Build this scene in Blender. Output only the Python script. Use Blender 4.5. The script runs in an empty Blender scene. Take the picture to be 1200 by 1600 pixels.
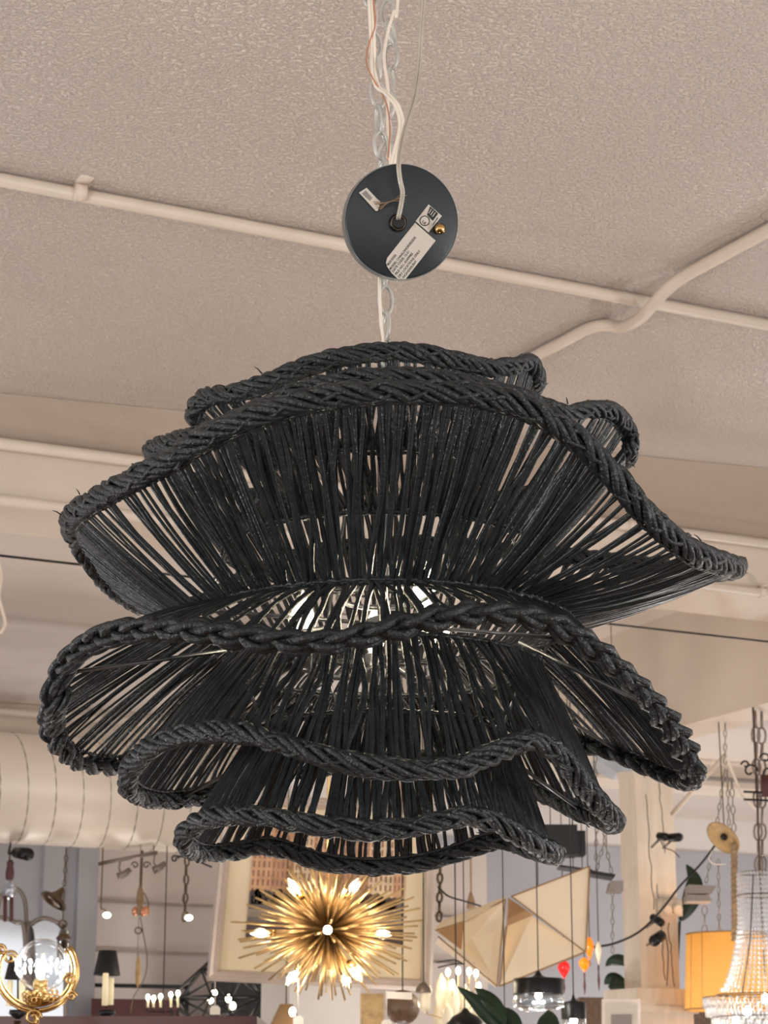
import bpy, math, random
from mathutils import Vector as V, Matrix
random.seed(7)
R = math.radians
PI = math.pi
SC = bpy.context.scene
COL = SC.collection
# ---------------------------------------------------------------- camera model
F = 3450.0
PITCH = math.atan(940.0/F)
CAM = V((0, 0, 1.55))
cp, sp = math.cos(PITCH), math.sin(PITCH)
def ray(px, py):
    u = (px-600.0)/F; v = (800.0-py)/F
    return V((u, cp - v*sp, sp + v*cp))
def at(px, py, Y):
    d = ray(px, py); return CAM + d*(Y/d.y)
def at_z(px, py, z):
    d = ray(px, py); return CAM + d*((z-CAM.z)/d.z)
E1 = V((.895, .446, 0)).normalized()      # direction of the beams and pipes
E2 = V((-E1.y, E1.x, 0))
def at_n(px, py, n, s):
    d = ray(px, py); return CAM + d*((s - n.dot(CAM))/n.dot(d))
def m1(px, py, Y):                        # metres covered by one pixel there
    p = at(px, py, Y) - CAM
    return (p.y*cp + p.z*sp)/F
# ---------------------------------------------------------------- mesh builder
class MB:
    def __init__(s): s.v = []; s.f = []
    def add(s, vs, fs):
        o = len(s.v); s.v += [V(q) for q in vs]; s.f += [tuple(i+o for i in q) for q in fs]; return s
    def box(s, c, size, rz=0, M=None):
        x, y, z = [k/2 for k in size]
        vs = [V((a, b, d)) for a in (-x, x) for b in (-y, y) for d in (-z, z)]
        M = M or Matrix.Rotation(rz, 3, 'Z'); c = V(c)
        return s.add([M@q+c for q in vs], [(0,1,3,2),(4,6,7,5),(0,4,5,1),(2,3,7,6),(0,2,6,4),(1,5,7,3)])
    def slab(s, pts, t):                  # polygon given by points, thickened along vector t
        n = len(pts); pts = [V(p) for p in pts]; t = V(t)
        fs = [tuple(range(n)), tuple(range(2*n-1, n-1, -1))] + [(i, i+n, (i+1) % n+n, (i+1) % n) for i in range(n)]
        return s.add(pts+[p+t for p in pts], fs)
    def tube(s, pts, r, n=6, closed=False, cap=True, flat=1.0, up=None):
        pts = [V(p) for p in pts]; N = len(pts)
        if N < 2: return s
        rr = r if isinstance(r, (list, tuple)) else [r]*N
        t0 = (pts[1]-pts[0]).normalized()
        a = V(up) if up is not None else (V((0, 0, 1)) if abs(t0.z) < .9 else V((1, 0, 0)))
        nrm = (a - t0*a.dot(t0)).normalized(); vs = []
        for i in range(N):
            if closed: t = pts[(i+1) % N]-pts[i-1]
            else: t = pts[min(i+1, N-1)]-pts[max(i-1, 0)]
            if t.length < 1e-9: t = t0
            t = t.normalized(); nrm = nrm - t*nrm.dot(t)
            if nrm.length < 1e-6: nrm = t.orthogonal()
            nrm.normalize(); b = t.cross(nrm)
            for k in range(n):
                th = 2*PI*k/n
                vs.append(pts[i] + nrm*(math.cos(th)*rr[i]*flat) + b*(math.sin(th)*rr[i]))
        fs = []
        for i in range(N if closed else N-1):
            j = (i+1) % N
            for k in range(n):
                fs.append((i*n+k, i*n+(k+1) % n, j*n+(k+1) % n, j*n+k))
        if not closed and cap: fs += [tuple(range(n-1, -1, -1)), tuple((N-1)*n+k for k in range(n))]
        return s.add(vs, fs)
    def lathe(s, prof, c, n=24, M=None, z0=False):
        c = V(c); vs = []
        for (r, z) in prof:
            for k in range(n):
                q = V((r*math.cos(2*PI*k/n), r*math.sin(2*PI*k/n), z)); vs.append((M@q if M else q)+c)
        fs = []
        for i in range(len(prof)-1):
            for k in range(n): fs.append((i*n+k, i*n+(k+1) % n, (i+1)*n+(k+1) % n, (i+1)*n+k))
        if prof[0][0] > 1e-5: fs.append(tuple(range(n-1, -1, -1)))
        if prof[-1][0] > 1e-5: fs.append(tuple((len(prof)-1)*n+k for k in range(n)))
        return s.add(vs, fs)
    def openlathe(s, prof, c, n=32, t=.002, M=None):   # a thin-walled shade: out along prof, back inside
        inner = [(max(r-t, 1e-4), z) for r, z in prof][::-1]
        p = prof+inner+[prof[0]]; c = V(c); vs = []
        for (r, z) in p:
            for k in range(n):
                q = V((r*math.cos(2*PI*k/n), r*math.sin(2*PI*k/n), z)); vs.append((M@q if M else q)+c)
        fs = [(i*n+k, i*n+(k+1) % n, (i+1)*n+(k+1) % n, (i+1)*n+k) for i in range(len(p)-1) for k in range(n)]
        return s.add(vs, fs)
    def ball(s, c, r, n=10, sc=(1, 1, 1)):
        m = max(4, n//2+1)
        prof = [(max(1e-6, math.sin(PI*i/m)), -math.cos(PI*i/m)) for i in range(m+1)]
        c = V(c); vs = []
        for (q, z) in prof:
            for k in range(n): vs.append(V((q*math.cos(2*PI*k/n)*r*sc[0], q*math.sin(2*PI*k/n)*r*sc[1], z*r*sc[2]))+c)
        return s.add(vs, [(i*n+k, i*n+(k+1) % n, (i+1)*n+(k+1) % n, (i+1)*n+k) for i in range(m) for k in range(n)])
    def build(s, name, mat, parent=None, smooth=True, loc=None):
        o0 = V((0, 0, 0)); p = parent
        while p is not None: o0 = o0+p.location; p = p.parent
        if loc is not None and parent is None: o0 = V(loc)
        elif parent is None and s.v:
            lo = [min(q[i] for q in s.v) for i in range(3)]; hi = [max(q[i] for q in s.v) for i in range(3)]
            o0 = V(((lo[0]+hi[0])/2, (lo[1]+hi[1])/2, lo[2]))
        me = bpy.data.meshes.new(name)
        me.from_pydata([tuple(q-o0) for q in s.v], [], s.f); me.update()
        if smooth: me.polygons.foreach_set('use_smooth', [True]*len(me.polygons))
        me.materials.append(mat)
        o = bpy.data.objects.new(name, me); COL.objects.link(o)
        if parent: o.parent = parent
        else: o.location = o0
        return o
def thing(name, label, cat, loc, group=None):
    o = bpy.data.objects.new(name, None); COL.objects.link(o); o.location = V(loc); o.empty_display_size = .05
    o['label'] = label; o['category'] = cat
    if group: o['group'] = group
    return o
def tag(o, label, cat, group=None, kind=None):
    o['label'] = label; o['category'] = cat
    if group: o['group'] = group
    if kind: o['kind'] = kind
    return o
def struct(o, label=None, cat=None):
    o['kind'] = 'structure'
    if label: o['label'] = label
    o['category'] = cat or 'setting'
    return o
def spline(pts, n, closed=False):
    pts = [V(p) for p in pts]; N = len(pts); out = []
    segs = N if closed else N-1
    g = (lambda i: pts[i % N]) if closed else (lambda i: pts[max(0, min(N-1, i))])
    for i in range(segs):
        a, b, c, d = g(i-1), g(i), g(i+1), g(i+2)
        for k in range(n):
            t = k/n
            out.append(.5*((2*b)+(c-a)*t+(2*a-5*b+4*c-d)*t*t+(3*b-a-3*c+d)*t**3))
    if not closed: out.append(pts[-1])
    return out
def resample(pts, N, closed=False):
    P = pts+[pts[0]] if closed else pts
    L = [0]
    for a, b in zip(P, P[1:]): L.append(L[-1]+(b-a).length)
    out = []; j = 0; M = N if closed else N-1
    for i in range(N):
        t = L[-1]*i/M
        while j < len(L)-2 and L[j+1] < t: j += 1
        w = (t-L[j])/max(1e-9, L[j+1]-L[j]); out.append(P[j].lerp(P[j+1], min(1, w)))
    return out, L[-1]
# ---------------------------------------------------------------- materials
def srgb(c):
    return tuple(((x/255)/12.92 if x/255 <= .04045 else ((x/255+.055)/1.055)**2.4) for x in c)+(1,)
def mat(name, rgb, rough=.5, metal=0, var=.1, nscale=12, bump=0, bscale=60, spec=.5, emis=None, es=0, alpha=1, trans=0, ior=1.45, coat=0, sheen=0, stretch=None):
    m = bpy.data.materials.new(name); m.use_nodes = True; nt = m.node_tree; b = nt.nodes['Principled BSDF']
    c = srgb(rgb)
    tc = nt.nodes.new('ShaderNodeTexCoord'); mp = nt.nodes.new('ShaderNodeMapping')
    if stretch: mp.inputs['Scale'].default_value = stretch
    nt.links.new(tc.outputs['Object'], mp.inputs[0])
    nz = nt.nodes.new('ShaderNodeTexNoise'); nz.inputs['Scale'].default_value = nscale; nz.inputs['Detail'].default_value = 3
    nt.links.new(mp.outputs[0], nz.inputs['Vector'])
    cr = nt.nodes.new('ShaderNodeValToRGB')
    cr.color_ramp.elements[0].position = .3; cr.color_ramp.elements[1].position = .7
    cr.color_ramp.elements[0].color = tuple(x*(1-var) for x in c[:3])+(1,)
    cr.color_ramp.elements[1].color = tuple(min(1, x*(1+var)) for x in c[:3])+(1,)
    nt.links.new(nz.outputs[0], cr.inputs[0]); nt.links.new(cr.outputs[0], b.inputs['Base Color'])
    b.inputs['Roughness'].default_value = rough; b.inputs['Metallic'].default_value = metal
    b.inputs['Specular IOR Level'].default_value = spec; b.inputs['IOR'].default_value = ior
    b.inputs['Transmission Weight'].default_value = trans; b.inputs['Alpha'].default_value = alpha
    b.inputs['Coat Weight'].default_value = coat; b.inputs['Sheen Weight'].default_value = sheen
    if emis: b.inputs['Emission Color'].default_value = srgb(emis); b.inputs['Emission Strength'].default_value = es
    if bump:
        n2 = nt.nodes.new('ShaderNodeTexNoise'); n2.inputs['Scale'].default_value = bscale; n2.inputs['Detail'].default_value = 4
        nt.links.new(mp.outputs[0], n2.inputs['Vector'])
        bp = nt.nodes.new('ShaderNodeBump'); bp.inputs['Strength'].default_value = bump; bp.inputs['Distance'].default_value = .01
        nt.links.new(n2.outputs[0], bp.inputs['Height']); nt.links.new(bp.outputs[0], b.inputs['Normal'])
    return m
def thin_glass(name, tint=(235, 240, 245), gloss=.35, rough=.03):
    m = bpy.data.materials.new(name); m.use_nodes = True; nt = m.node_tree; nt.nodes.clear()
    out = nt.nodes.new('ShaderNodeOutputMaterial'); mx = nt.nodes.new('ShaderNodeMixShader')
    tr = nt.nodes.new('ShaderNodeBsdfTransparent'); gl = nt.nodes.new('ShaderNodeBsdfGlossy')
    lw = nt.nodes.new('ShaderNodeLayerWeight'); mt = nt.nodes.new('ShaderNodeMath'); mt.operation = 'MULTIPLY_ADD'
    lw.inputs[0].default_value = .35; mt.inputs[1].default_value = gloss*2.2; mt.inputs[2].default_value = gloss*.25; mt.use_clamp = True
    tr.inputs[0].default_value = srgb(tint); gl.inputs['Roughness'].default_value = rough; gl.inputs[0].default_value = (1, 1, 1, 1)
    nt.links.new(lw.outputs['Facing'], mt.inputs[0]); nt.links.new(mt.outputs[0], mx.inputs[0])
    nt.links.new(tr.outputs[0], mx.inputs[1]); nt.links.new(gl.outputs[0], mx.inputs[2]); nt.links.new(mx.outputs[0], out.inputs[0])
    return m
def stucco(name, rgb, rough=.42, fine=.5, scale=95, big=.5, spec=.5):
    m = mat(name, rgb, rough, var=.03, nscale=1.3, spec=spec); nt = m.node_tree; b = nt.nodes['Principled BSDF']
    tc = nt.nodes.new('ShaderNodeTexCoord')
    a = nt.nodes.new('ShaderNodeTexNoise'); a.inputs['Scale'].default_value = scale; a.inputs['Detail'].default_value = 3; a.inputs['Distortion'].default_value = .6
    r_ = nt.nodes.new('ShaderNodeValToRGB'); r_.color_ramp.elements[0].position = .42; r_.color_ramp.elements[1].position = .68
    g = nt.nodes.new('ShaderNodeTexNoise'); g.inputs['Scale'].default_value = 1.1; g.inputs['Detail'].default_value = 1.5; g.inputs['Distortion'].default_value = .4
    for q in (a, g): nt.links.new(tc.outputs['Object'], q.inputs['Vector'])
    b1 = nt.nodes.new('ShaderNodeBump'); b1.inputs['Strength'].default_value = big; b1.inputs['Distance'].default_value = .12
    b2 = nt.nodes.new('ShaderNodeBump'); b2.inputs['Strength'].default_value = fine; b2.inputs['Distance'].default_value = .004
    nt.links.new(a.outputs[0], r_.inputs[0])
    nt.links.new(g.outputs[0], b1.inputs['Height']); nt.links.new(r_.outputs[0], b2.inputs['Height'])
    nt.links.new(b1.outputs[0], b2.inputs['Normal']); nt.links.new(b2.outputs[0], b.inputs['Normal'])
    return m
M = dict(
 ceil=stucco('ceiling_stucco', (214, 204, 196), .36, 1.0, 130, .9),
 smooth=stucco('smooth_plaster_shaded', (180, 165, 152), .42, .1, 120, .1),  # base colour darkened to carry the shade on the slope
 bay=stucco('far_ceiling_paint', (220, 210, 202), .35, .08, 120, .3),
 beamp=mat('beam_paint', (214, 201, 186), .5, var=.04, nscale=4, bump=.1, bscale=30),
 pipe=mat('painted_conduit', (222, 208, 194), .38, var=.05, nscale=9, bump=.08, bscale=40),
 wall=mat('wall_taupe', (198, 188, 182), .7, var=.05, nscale=1.2, bump=.05, bscale=30),
 wallb=mat('wall_blue_grey', (166, 166, 172), .7, var=.05, nscale=1.5, bump=.05, bscale=30),
 wallw=mat('wall_white', (214, 210, 206), .65, var=.05, nscale=1.5),
 floor=mat('floor_wood', (120, 92, 70), .5, var=.2, nscale=3, stretch=(1, 12, 1)),
 duct=mat('duct_metal', (222, 211, 199), .42, .1, var=.05, nscale=2, bump=.05, bscale=8),
 post=mat('post_timber_paint', (220, 208, 192), .55, var=.08, nscale=5, bump=.35, bscale=9, stretch=(6, 6, .6)),
 reed=mat('charcoal_reed', (35, 40, 42), .30, var=.3, nscale=60, bump=.25, bscale=220, spec=.5),
 braid=mat('charcoal_braid', (33, 38, 40), .36, var=.3, nscale=90, bump=.4, bscale=260, spec=.5),
 frame=mat('grey_frame_metal', (120, 122, 124), .35, .8, var=.1, nscale=20),
 chain=mat('grey_chain', (196, 195, 190), .3, .2, var=.12, nscale=40),
 cord=mat('clear_cord', (196, 188, 174), .2, var=.08, nscale=30, coat=.6, alpha=.85),
 whitecord=mat('white_cord', (238, 228, 214), .35, var=.05, nscale=30),
 copper=mat('copper_wire', (214, 150, 118), .3, .6, var=.1),
 canopy=mat('canopy_charcoal', (40, 46, 49), .38, .1, var=.06, nscale=40, bump=.03, bscale=200),
 canopyrim=mat('canopy_edge', (120, 124, 124), .3, .6, var=.08, nscale=30),
 lab=mat('label_paper', (198, 190, 180), .6, var=.03, nscale=40),
 ink=mat('label_ink', (36, 36, 36), .6, var=.02),
 black=mat('matte_black', (22, 22, 24), .5, var=.15, nscale=20),
 blackm=mat('black_metal', (34, 33, 34), .35, .5, var=.15, nscale=20),
 brass=mat('brushed_brass', (204, 170, 116), .36, .85, var=.14, nscale=40),
 brassp=mat('polished_brass', (196, 160, 104), .24, 1, var=.08, nscale=20),
 oldbrass=mat('aged_brass', (98, 84, 66), .4, .8, var=.3, nscale=25, bump=.1),
 rope=mat('hemp_rope', (150, 124, 96), .8, var=.25, nscale=50, bump=.5, bscale=120),
 straw=mat('woven_straw', (182, 150, 104), .6, var=.22, nscale=30, bump=.4, bscale=90),
 darkwood=mat('dark_red_wood', (74, 36, 30), .35, var=.25, nscale=6, stretch=(1, 8, 8)),
 maroon=mat('maroon_board', (84, 50, 50), .6, var=.15, nscale=8),
 silverf=mat('silver_leaf_frame', (206, 192, 182), .35, .25, var=.1, nscale=8, bump=.08, bscale=40),
 mat_=mat('cream_mat_board', (226, 208, 176), .7, var=.03, nscale=3),
 linen=mat('linen_shade', (222, 206, 184), .8, var=.06, nscale=4, bump=.2, bscale=300, emis=(226, 190, 140), es=.05),
 linend=mat('linen_lining', (160, 128, 92), .8, var=.1, nscale=6),
 amber=mat('amber_drum_shade', (224, 168, 98), .7, var=.05, nscale=6, bump=.1, bscale=200, emis=(240, 160, 60), es=.18),
 leaf=mat('glossy_leaf', (30, 52, 32), .35, var=.25, nscale=10, bump=.15, bscale=30),
 red=mat('red_glass', (196, 40, 40), .2, var=.2, nscale=20, emis=(220, 30, 30), es=.25),
 orange=mat('orange_glass', (226, 120, 30), .2, var=.25, nscale=20, emis=(240, 110, 10), es=.3),
 candle=mat('cream_candle', (236, 222, 186), .5, var=.04, emis=(240, 220, 170), es=.08),
 glass=thin_glass('clear_glass', (240, 244, 246), .3),
 glassw=thin_glass('bright_glass', (225, 235, 248), .5, .08),
 smoke=thin_glass('smoky_glass', (120, 110, 100), .4, .1),
 crystal=mat('cut_crystal', (232, 232, 236), .12, .2, var=.05, alpha=.6, spec=1.0),
 bulb=mat('lit_bulb', (255, 240, 215), .4, var=0, emis=(255, 238, 205), es=14),
 bulbdim=mat('lit_small_bulb', (240, 255, 225), .4, var=0, emis=(236, 250, 215), es=2.5),
 filament=mat('lit_filament', (255, 250, 240), .4, var=0, emis=(255, 240, 215), es=90),
 bulbglass=thin_glass('bulb_glass', (250, 250, 250), .25, .02),
 mirror=mat('mirror_glass', (196, 200, 206), .06, 1, var=.02),
 pewter=mat('pewter_frame', (136, 126, 118), .35, .7, var=.1, nscale=20),
 paper=mat('white_tag', (230, 224, 214), .7, var=.03),
 vase=mat('brown_ceramic', (104, 82, 66), .35, var=.3, nscale=60, bump=.3, bscale=80),
 frost=mat('frosted_glass', (236, 224, 200), .3, var=.04, emis=(250, 225, 180), es=.03),
 greyboard=mat('grey_board', (136, 130, 126), .6, var=.08, nscale=6),
)
WORLD = .48
EXPO = 1.8
W1 = (1, .97, .93)
LIGHTS = [(-1.9, 1.5, 1.8, 24, W1, .15), (2.0, 1.6, 1.8, 24, W1, .15), (-3.2, 4.2, 1.4, 20, W1, .12), (3.4, 4.6, 1.4, 20, W1, .12), (0.1, 3.6, .6, 7, W1, .12),
          (-3.2, 6.6, 1.2, 12, W1, .12), (0.1, 7.3, .5, 9, W1, .12), (3.9, 7.2, 1.2, 16, W1, .12), (-1.6, 9.0, .8, 12, W1, .12), (-.2, 9.4, .8, 16, W1, .12), (1.1, 10.8, 1.0, 20, W1, .12), (4.4, 10.6, 1.3, 26, W1, .12), (2.6, 12.4, 1.2, 22, W1, .12)]
# ================================================================ THE ROOM
ZC = CAM.z+1.80
def cpt(px, py): return at_z(px, py, ZC)
s_top = E2.dot(cpt(0, 614))
def on(px, py, s): return at_n(px, py, E2, s)
L = 7.0
def quad(pts, name, m, t):
    return MB().slab(pts, t).build(name, m, smooth=False)
sF = s_top+.10                                   # vertical face of the first cross beam
def ep(e, s, z): q = E1*e+E2*s; return V((q.x, q.y, z))
zb1 = on(0, 778, sF).z
struct(quad([ep(-6, -4, ZC), ep(12, -4, ZC), ep(12, 14, ZC), ep(-6, 14, ZC)], 'ceiling', M['ceil'], (0, 0, .12)), 'beige stippled plaster ceiling')
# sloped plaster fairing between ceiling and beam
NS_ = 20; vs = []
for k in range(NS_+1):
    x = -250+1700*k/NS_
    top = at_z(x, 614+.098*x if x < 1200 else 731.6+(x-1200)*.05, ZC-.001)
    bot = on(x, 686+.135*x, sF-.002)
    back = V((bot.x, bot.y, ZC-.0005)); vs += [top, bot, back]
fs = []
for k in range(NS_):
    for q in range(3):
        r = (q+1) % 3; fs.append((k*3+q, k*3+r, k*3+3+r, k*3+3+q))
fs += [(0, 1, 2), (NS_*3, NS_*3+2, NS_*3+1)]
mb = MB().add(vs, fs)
struct(mb.build('trim_1', M['smooth'], smooth=False), 'smooth brownish plaster slope under the ceiling, darkened for shade')
mb = MB().slab([ep(-6, sF, zb1), ep(12, sF, zb1), ep(12, sF, ZC), ep(-6, sF, ZC)], E2*.34)
struct(mb.build('trim_2', M['beamp'], smooth=False), 'beige boxed ceiling beam behind the black lamp')
# bay two ceiling skin, a little glossier and smooth
mb = MB().slab([ep(-6, sF+.34, ZC-.004), ep(12, sF+.34, ZC-.004), ep(12, 13.5, ZC-.004), ep(-6, 13.5, ZC-.004)], (0, 0, .003))
struct(mb.build('trim_3', M['bay'], smooth=False), 'smooth pale ceiling of the far bay')
# second cross beam
s2 = E2.dot(cpt(0, 1097)); zb2 = on(0, 1143, s2).z
mb = MB().slab([ep(-6, s2, zb2), ep(13, s2, zb2), ep(13, s2, ZC), ep(-6, s2, ZC)], E2*.3)
struct(mb.build('trim_4', M['beamp'], smooth=False), 'far cream ceiling beam')
# long beam on the right running towards the post
eR = E1.dot(cpt(1200, 905)); zR = at_n(1200, 1098, E1, eR).z
mb = MB().slab([ep(eR, sF+.34, zR), ep(eR, s2, zR), ep(eR, s2, ZC), ep(eR, sF+.34, ZC)], E1*.2)
struct(mb.build('trim_5', M['beamp'], smooth=False), 'pale lengthwise ceiling beam on the right')
# walls and floor
sW = 11.6
zsplit = on(1130, 1334, sW).z
struct(MB().slab([ep(-6, sW, 0), ep(13, sW, 0), ep(13, sW, zsplit), ep(-6, sW, zsplit)], E2*.15).build('wall_back', M['wallb'], smooth=False), 'grey back wall of the shop')
struct(MB().slab([ep(-6, sW+.02, zsplit), ep(13, sW+.02, zsplit), ep(13, sW+.02, ZC), ep(-6, sW+.02, ZC)], E2*.13).build('trim_6', M['wallw'], smooth=False), 'white band along the top of the back wall')
struct(MB().slab([ep(13, -4, 0), ep(13, sW, 0), ep(13, sW, ZC), ep(13, -4, ZC)], E1*.15).build('wall_right', M['wallw'], smooth=False), 'off-white right wall')
struct(MB().slab([ep(-6, 2, 0), ep(-6, sW, 0), ep(-6, sW, ZC), ep(-6, 2, ZC)], -E1*.15).build('wall_left', M['wallw'], smooth=False), 'off-white left wall')
struct(MB().slab([ep(-6, -4, 0), ep(13, -4, 0), ep(13, 14, 0), ep(-6, 14, 0)], (0, 0, -.1)).build('floor', M['floor'], smooth=False), 'brown wooden floor')
# taupe panelled partition at left, in front of the back wall, with two batten lines
sP = 9.6
pl = MB()
p0 = on(150, 1345, sP); p1 = on(760, 1345, sP); zt = on(150, 1290, sP).z
pl.slab([V((p0.x, p0.y, 0)), V((p1.x, p1.y, 0)), V((p1.x, p1.y, zt)), V((p0.x, p0.y, zt))], E2*.1)
wp = struct(pl.build('wall_partition', M['wall'], smooth=False), 'taupe boarded partition wall')
for (xa, ya, xb) in ((150, 1408, 760), (150, 1485, 760)):
    z = on(xa, ya, sP).z; a = on(xa, ya, sP); b = on(xb, ya, sP)
    MB().slab([V((a.x, a.y, z-.006)), V((b.x, b.y, z-.006)), V((b.x, b.y, z+.006)), V((a.x, a.y, z+.006))], -E2*.012).build('trim_7', M['pewter'], smooth=False)['kind'] = 'structure'
sQ = 9.2
p0 = on(-60, 1345, sQ); p1 = on(152, 1345, sQ); zt = on(40, 1290, sQ).z
struct(MB().slab([V((p0.x, p0.y, 0)), V((p1.x, p1.y, 0)), V((p1.x, p1.y, zt)), V((p0.x, p0.y, zt))], E2*.3).build('wall_pier', M['wallb'], smooth=False), 'grey pier wall at the left')
for xx in (66, 120):
    a = on(xx, 1350, sQ)
    o = MB().slab([V((a.x, a.y, .2)), V((a.x, a.y, .2))+E1*.09, V((a.x, a.y, zt-.02))+E1*.09, V((a.x, a.y, zt-.02))], -E2*.03).build('trim_8', M['wallb'], smooth=False); o['kind'] = 'structure'

# ---------------------------------------------------------------- pipes
def pipe(pts, r, label, name='ceiling_pipe', n=12, m='pipe', straps=(), grp=None):
    t = thing(name, label, 'pipe', pts[0], grp)
    MB().tube(pts, r, n).build('pipe_run', M[m], t)
    for q, d in straps:
        b = MB(); q = V(q); d = V(d).normalized()
        b.tube([q-d*.012, q+d*.012], r*1.22, n)
        b.box(q+V((0, 0, r*1.1))+d.cross(V((0, 0, 1)))*r*1.6, (.05, .028, .006), math.atan2(d.y, d.x)+PI/2)
        b.build('strap', M[m], t)
    return t
rp = .0145
zp = ZC-rp-.002
q0 = at_z(-200, 243, zp); q1 = at_z(1400, 546, zp)
pipe([q0, q1], rp, 'long painted conduit crossing the near ceiling behind the round plate', straps=[(at_z(124, 300, zp), q1-q0)])
# bent branch pipe: runs on the ceiling, dips under the long conduit
bp_ = [at_z(1330, 290, zp), at_z(1200, 360, zp), at_z(1100, 414, zp), at_z(1062, 436, zp-.005), at_z(1040, 454, zp-.02), at_z(1020, 476, zp-.035), at_z(1000, 497, zp-.035), at_z(985, 506, zp-.03),
       at_z(968, 511, zp-.012), at_z(948, 508, zp), at_z(920, 513, zp), at_z(880, 534, zp), at_z(820, 565, zp), at_z(600, 684, zp-.0)]
pipe(spline(bp_, 4), rp, 'bent painted pipe curving down over the straight conduit at right')
# pipes along the cross beam
def beam_pipe(ya, yb, s, r, label, x0=-250, x1=1450, m='pipe', straps=()):
    f = lambda x: ya+(yb-ya)*x/1200.0
    a = on(x0, f(x0), s); b = on(x1, f(x1), s)
    return pipe([a, b], r, label, straps=[(on(x, f(x), s), b-a) for x in straps], m=m)
beam_pipe(693, 850, sF-.02, .0165, 'painted pipe tucked under the shade-darkened plaster slope', straps=(985,))
beam_pipe(781, 927, sF-.02, .015, 'painted pipe along the lower edge of the boxed beam', straps=(1190,))
beam_pipe(905, 1030, sF+.9, .006, 'thin dark cable', m='blackm')if False else None
beam_pipe(1112, 1197, s2-.05, .02, 'pale pipe running under the far cream beam', straps=(1112,))
beam_pipe(1150, 1222, s2-.04, .012, 'lower thin pipe under the far cream beam', m='greyboard')
# thin dark wire across the whole view
sw = sF+.1
a = on(-250, 840, sw); b = on(1230, 1006, sw)
tag(MB().tube([a, b], .0035, 6).build('wire', M['blackm']), 'thin dark wire stretched straight across behind the black lamp', 'wire')
hk = spline([on(-6, 860, sw), on(2, 900, sw), on(-2, 930, sw), on(4, 955, sw), on(8, 975, sw), on(0, 990, sw)], 6)
hk = [V((hk[0].x, hk[0].y, ZC))]+hk
tag(MB().tube(hk, .005, 6).build('wire_hook', M['pipe']), 'grey wire hook dangling at the left edge below the wire', 'hook')

# ---------------------------------------------------------------- duct
sD = 7.9
c0 = on(-260, 1213, sD); c1 = on(430, 1262, sD); rD = .203
c1.z = c0.z; c0d, c1d = c0.copy(), c1.copy()
t = thing('spiral_duct', 'large round cream spiral air duct at the left', 'duct', c0)
d = (c1-c0).normalized(); prof = []
MB().tube([c0, c1], rD, 48).build('duct_body', M['duct'], t)
n = int((c1-c0).length/.105)
b = MB(); hel = []
side = d.cross(V((0, 0, 1)))
for i in range(n*24):
    th = 2*PI*i/24; hel.append(c0+d*(.105*i/24*1.0)+(V((0, 0, 1))*math.cos(th)+side*math.sin(th))*rD)
b.tube(hel, .0022, 5); b.build('spiral_seam', M['pewter'], t)
b = MB(); b.tube([c1-d*.03, c1+d*.01, c1+d*.14], [rD*1.02, rD*1.02, rD*.75], 40).build('end_cap', M['duct'], t)
for k in (.15, .93):
    q = c0.lerp(c1, k); MB().tube([V((q.x, q.y, q.z+rD)), V((q.x, q.y, ZC))], .004, 6).build('hanger_rod', M['pipe'], t)

# ---------------------------------------------------------------- timber post
Yp = 8.6
pc = at(998, 1400, Yp); cr = E1.dot(pc); cs = E2.dot(pc)
w1 = .175; w2 = .118
t = thing('timber_post', 'cream painted cracked timber post at right', 'post', (pc.x, pc.y, 0))
zt = at(1000, 1206, Yp).z
def postbox(b, e0, e1_, s0, s1, z0, z1):
    b.slab([ep(cr+e0, cs+s0, z0), ep(cr+e1_, cs+s0, z0), ep(cr+e1_, cs+s0, z1), ep(cr+e0, cs+s0, z1)], E2*(s1-s0))
b = MB(); postbox(b, 0, w1, 0, w2, 0, ZC); b.build('shaft', M['post'], t, smooth=False)
b = MB()
zk = at(1000, 1545, Yp).z
for (dz0, dz1, g) in ((-.06, -.0, .06), (-.09, -.06, .05), (-1.6, -.09, .035)):
    postbox(b, -g, w1+g, -g, w2+g, zk+dz0, zk+dz1)
b.build('plinth_moulding', M['post'], t, smooth=False)
b = MB()
rnd = random.Random(3)
for (fx, ya, yb) in ((.28, 1240, 1420), (.62, 1215, 1330), (.5, 1380, 1530), (.75, 1440, 1540)):
    pts = []
    for k in range(12):
        z0_, z1_ = at(1030, ya, Yp).z, at(1030, yb, Yp).z
        pts.append(ep(cr+w1*(fx+.03*rnd.uniform(-1, 1)+.1*k/11), cs-.0005, z0_+(z1_-z0_)*k/11))
    b.tube(pts, .0018, 4)
b.build('crack', M['oldbrass'], t)
# carved block with rosette on the front of the post
b = MB(); zc_ = at(1050, 1415, Yp).z
postbox(b, w1*.45, w1*1.06, -.02, 0, zc_-.035, zc_+.03)
Mx = Matrix((E1, V((0, 0, 1)), -E2)).transposed()
for fx in (.62, .9):
    b.lathe([(.001, .0), (.022, 0), (.022, .012), (.012, .018), (.001, .014)], ep(cr+w1*fx, cs-.02, zc_-.01), 18, Mx)
b.build('carved_block', M['post'], t)
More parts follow.
